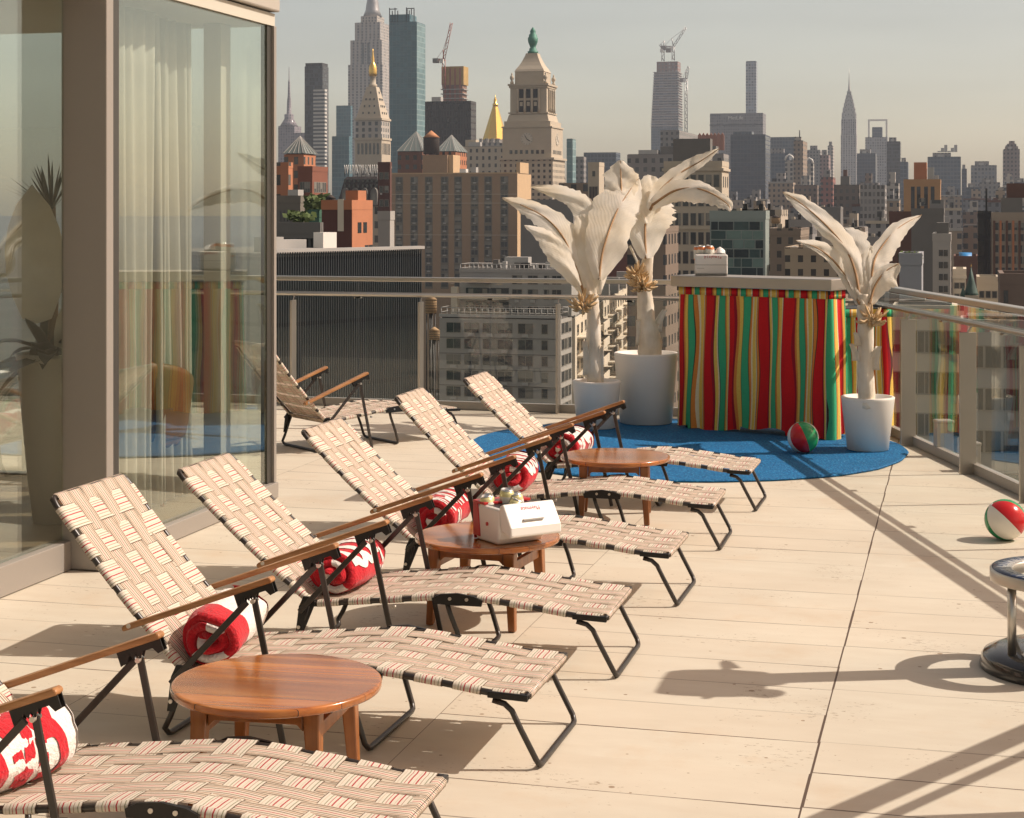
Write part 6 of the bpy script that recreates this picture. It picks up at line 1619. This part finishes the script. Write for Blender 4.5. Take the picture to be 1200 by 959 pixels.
m = MB(); m.loft([[(W*.2,1+j*.8,H+.4+1.3*math.sin(math.pi*j/6)+.3*math.sin(j*3)) for j in range(7)],[(W*.75,1+j*.8,H+.5+1.2*math.sin(math.pi*j/6)) for j in range(7)]], 0, False, False)
m.build('tarpaulin', plain('blue_tarpaulin', (.01,.20,.50), .5, 0, .15, .6), o, fix=False, solid=.1)
o, W, L, H = block('white_house', 'small white house front with rows of square windows left of the church spire', 'building', 1117, 1132, 324, 230, 1, F_whitel, L=8)
windows(o, W, L, 'front', span(.1, W-.1, 2), [H-1.6-1.5*k for k in range(3)], .55, .7, 80, 0, .2); rbox(o, 'cornice', F_whitel, -.1, W+.1, -.25, -.02, H-.3, H+.1)
o, W, L, H = block('cream_house', 'cream row house with dark windows right of the church spire', 'building', 1145, 1171, 333, 235, 1, F_lime, L=8)
windows(o, W, L, 'front', span(.2, W-.2, 3), [H-1.9-1.7*k for k in range(3)], .6, .9, 81, 0, .2)
o, W, L, H = block('brown_house', 'plain brown rooftop block at the right edge just above the railing', 'building', 1172, 1215, 334, 150, 1, plain('mid_brown_render', (.17,.125,.10), .9, 0, .15, .5), L=8)
rbox(o, 'window', M_PANE, W*.1, W*.22, -.05, -.003, H-1.6, H-.5)
D = 210; c = at(1138, HORIZ, D); Z = lambda y: zat(y, D)
cs = tag(empty('church_spire', (c.x, c.y, 0)), 'green copper church spire with a small pinnacle beside it, above the right railing', 'church')
sq(MB(),0,0,.85,GROUND_Z,Z(346)).build('tower', F_lime, cs)
MB().lathe([(.92,Z(346)),(.80,Z(343)),(.42,Z(330)),(.02,Z(313))], 8).build('spire', VERDD, cs)
MB().lathe([(.35,Z(348)),(.3,Z(344)),(.02,Z(335))], 8, c=(-.95,-.6,0)).build('pinnacle', VERDD, cs); MB().tube([(0,0,Z(313.5)),(0,0,Z(310.5))],.03,5).build('finial', GOLD, cs)
D = 300; o, W, L, H = block('black_slab', 'tall narrow black slab left of the beige tower at the right edge', 'building', 1146, 1161, 254, D, 1, F_slab, L=10)
rbox(o, 'flue', M_BLACK, W*.6, W*.75, 2, 2.5, H+.2, H+5)
o, W, L, H = block('beige_tower', 'beige tower with brick piers and window strips at the right edge', 'building', 1163, 1208, 256, 290, 1, plain('beige_render', (.33,.27,.21), .9, 0, .1, .5), L=14)
for k in range(6): rbox(o, 'brick_pier', F_brick if k % 2 else F_brn, W*(.02+.165*k), W*(.02+.165*k)+.35, -.2, -.003, 0, H-.4)
windows(o, W, L, 'front', [W*(.105+.165*k) for k in range(6)], [H-2-1.9*k for k in range(12)], .62, 1.2, 83, .0, .4, 72)
rbox(o, 'bulkhead', F_dgrey, W*.25, W*.8, 3, 9, H+.2, H+3.5); rbox(o, 'bulkhead', F_brn, W*.4, W*.95, 4, 9, H+3.51, H+6)
# big pale block below the right railing
o, W, L, H = block('apartment_block', 'pale sunlit apartment block with square windows seen through the right railing glass', 'building', 1046, 1122, 358, 95, 2, F_whitel, L=3.2, parapet=False)
windows(o, W, L, 'front', [W*u for u in (.08,.26,.44,.62,.80,.95)], [H-2.6-2.3*k for k in range(9)], .8, 1.15, 91, .25, .4)
rbox(o, 'roof_unit', F_white, W*.3, W*.5, 1, 2.4, H+.2, H+.6)
o, W, L, H = block('apartment_block', 'darker grey apartment block right of the pale sunlit one, below the right railing', 'building', 1126, 1330, 376, 92, 2, F_white, L=3.5, parapet=False)
windows(o, W, L, 'front', span(.3, W-.3, 9), [H-2.6-2.3*k for k in range(9)], .8, 1.15, 92, .25, .4, 81)
# glazed block with teal panels right of the cooler on the bar
D = 200; o, W, L, H = block('glazed_block', 'glass fronted block of uneven teal panes just right of the cooler on the bar', 'building', 832, 897, 257, D, 8, plain('pale_green_frame', (.26,.31,.29), .5, .1, .08, .5), L=4)
rn = random.Random(14); PN = [plain('teal_pane_a', (.045,.085,.085), .1, 0, .3, .5), plain('teal_pane_b', (.14,.22,.20), .12, 0, .3, .5), plain('teal_pane_c', (.025,.04,.045), .08, 0, .3, .5)]
for k in range(9):
    x = .15
    while x < W-.3:
        w = rn.choice((.9,1.3,1.8)); w = min(w, W-.15-x)
        if w > .3: rbox(o, 'glass_panel', rn.choice(PN), x, x+w-.12, -.05, -.003, H-1.25-1.08*k, H-.30-1.08*k)
        x += w
rbox(o, 'bulkhead', F_dgrey, W*.1, W*.9, 2, 3.6, H+.2, H+1.2)
for i in range(9): rbox(o, 'roof_unit', (M_AC, F_lime, M_BLACK)[i % 3], W*(.06+.1*i), W*(.06+.1*i)+.5, 1+(i%2), 2+(i%2), H+.2, H+.8+.5*(i%3))
for a in ((880,915,252,330,4,F_limew,'cream house with a blank side wall right of the glazed teal block'), (897,938,276,240,4,W_('brown_rows', (.24,.19,.145), (.06,.055,.05), 1.6, 1.9, .4, .5),'brown row house with roof terraces between the bar cooler and right white plant'),
          (915,952,262,420,3,F_greyw,'grey block behind the lower left leaf of the right white plant'), (920,985,300,200,3,W_('tan_house_w', (.40,.32,.23), (.05,.045,.04), 1.5, 1.6, .4, .5),'low tan house just above the right half of the bar top'),
          (952,985,246,620,3,F_dgrey,'dark grey block behind the upper left leaf of the right white plant'), (985,1010,272,420,3,F_limew,'pale block behind the centre of the right white plant'),
          (1010,1045,283,380,3,F_greyw,'grey block between the two upper leaves of the right white plant'), (797,836,246,520,3,F_greyw,'grey block above the cooler on the bar'),
          (735,780,272,300,4,W_('brown_mid', (.19,.145,.11)),'brown office block between the stems of the two taller white plants')):
    o, W, L, H = block('mid_rise', a[6], 'building', a[0], a[1], a[2], a[3], a[4], a[5], L=14)
    for i in range(4): rbox(o, 'roof_unit', (M_AC, F_lime, M_BLACK, F_brn)[i], W*(.08+.22*i), W*(.08+.22*i)+W*.1, 2+i%2, 4+i%2, H+.2, H+1.0+.6*(i%3))
water_tank(909, 252, 262, 5, 300, M_TANKW, M_TANKD, 'small brown water tank on a roof right of the glazed teal block', 1.5)
# everything lower and farther between them: blocks that only fill the gaps
rn = random.Random(77)
FILLM = [F_limew, F_greyw, W_('slate_fill', (.16,.17,.185)), W_('brown_fill', (.20,.145,.11)), W_('tan_fill', (.33,.26,.19)), F_limefar, W_('grey_fill', (.30,.29,.28))]
FN = ['cream','grey','slate','brown','tan','pale stone','light grey']
for row, (D, y0, y1, wpx) in enumerate(((1150, 214, 243, 26), (760, 232, 256, 34), (540, 248, 272, 42))):
    x = 640 if row == 0 else 610
    while x < 1215:
        w = wpx*rn.uniform(.6, 1.35); i = rn.randrange(7)
        o, W, L, H = block('low_block', f'{FN[i]} block filling the gaps low between the towers', 'building', x, x+w-1.5, rn.uniform(y0, y1), D+rn.uniform(-40, 40), 2, FILLM[i], L=18, group='blocks filling the gaps between the towers', parapet=False)
        rbox(o, 'bulkhead', FILLM[(i+2) % 7], W*.3, W*.65, 3, 9, H+.2, H+2+D*.004)
        q = rn.uniform(.05, .7); rbox(o, 'roof_unit', (M_AC, M_BLACK, F_brn)[i % 3], W*q, W*q+W*rn.uniform(.06,.2), 1, 2.8, H+.2, H+.8+D*.002*rn.random())
        q = rn.uniform(.05, .9); rbox(o, 'flue', (M_BLACK, M_AC)[i % 2], W*q, W*q+D*.0008, 2, 2.6, H+.2, H+1.4+D*.004*rn.random())
        if i % 2 == 0: rbox(o, 'cornice', (F_lime, F_white, F_brn)[i % 3], -.25, W+.25, -.35, -.01, H-.5, H+.5)
        x += w
for (D, y0, y1, wpx, xa, xb) in ((900, 232, 250, 30, 325, 600), (680, 240, 262, 30, 325, 460)):
    x = xa
    while x < xb:
        w = wpx*rn.uniform(.6, 1.35); i = rn.randrange(7)
        o, W, L, H = block('low_block', f'{FN[i]} block filling the gaps low between the towers', 'building', x, x+w-1, rn.uniform(y0, y1), D, 2, FILLM[i], L=18, group='blocks filling the gaps between the towers', parapet=False)
        x += w

# ================================================================== HAZE
hz = MB(); hz.box(-3600, 3600, -60, 3900, GROUND_Z-1, 640)
hm = bpy.data.materials.new('city_haze'); hm.use_nodes = True; nt = hm.node_tree
nt.nodes.remove(nt.nodes['Principled BSDF']); pv_ = nt.nodes.new('ShaderNodeVolumePrincipled')
pv_.inputs['Color'].default_value = (.74,.84,1.0,1); pv_.inputs['Density'].default_value = 1.0e-4; pv_.inputs['Anisotropy'].default_value = .2
nt.links.new(pv_.outputs[0], nt.nodes['Material Output'].inputs['Volume'])
tag(hz.build('haze', hm), kind='stuff')
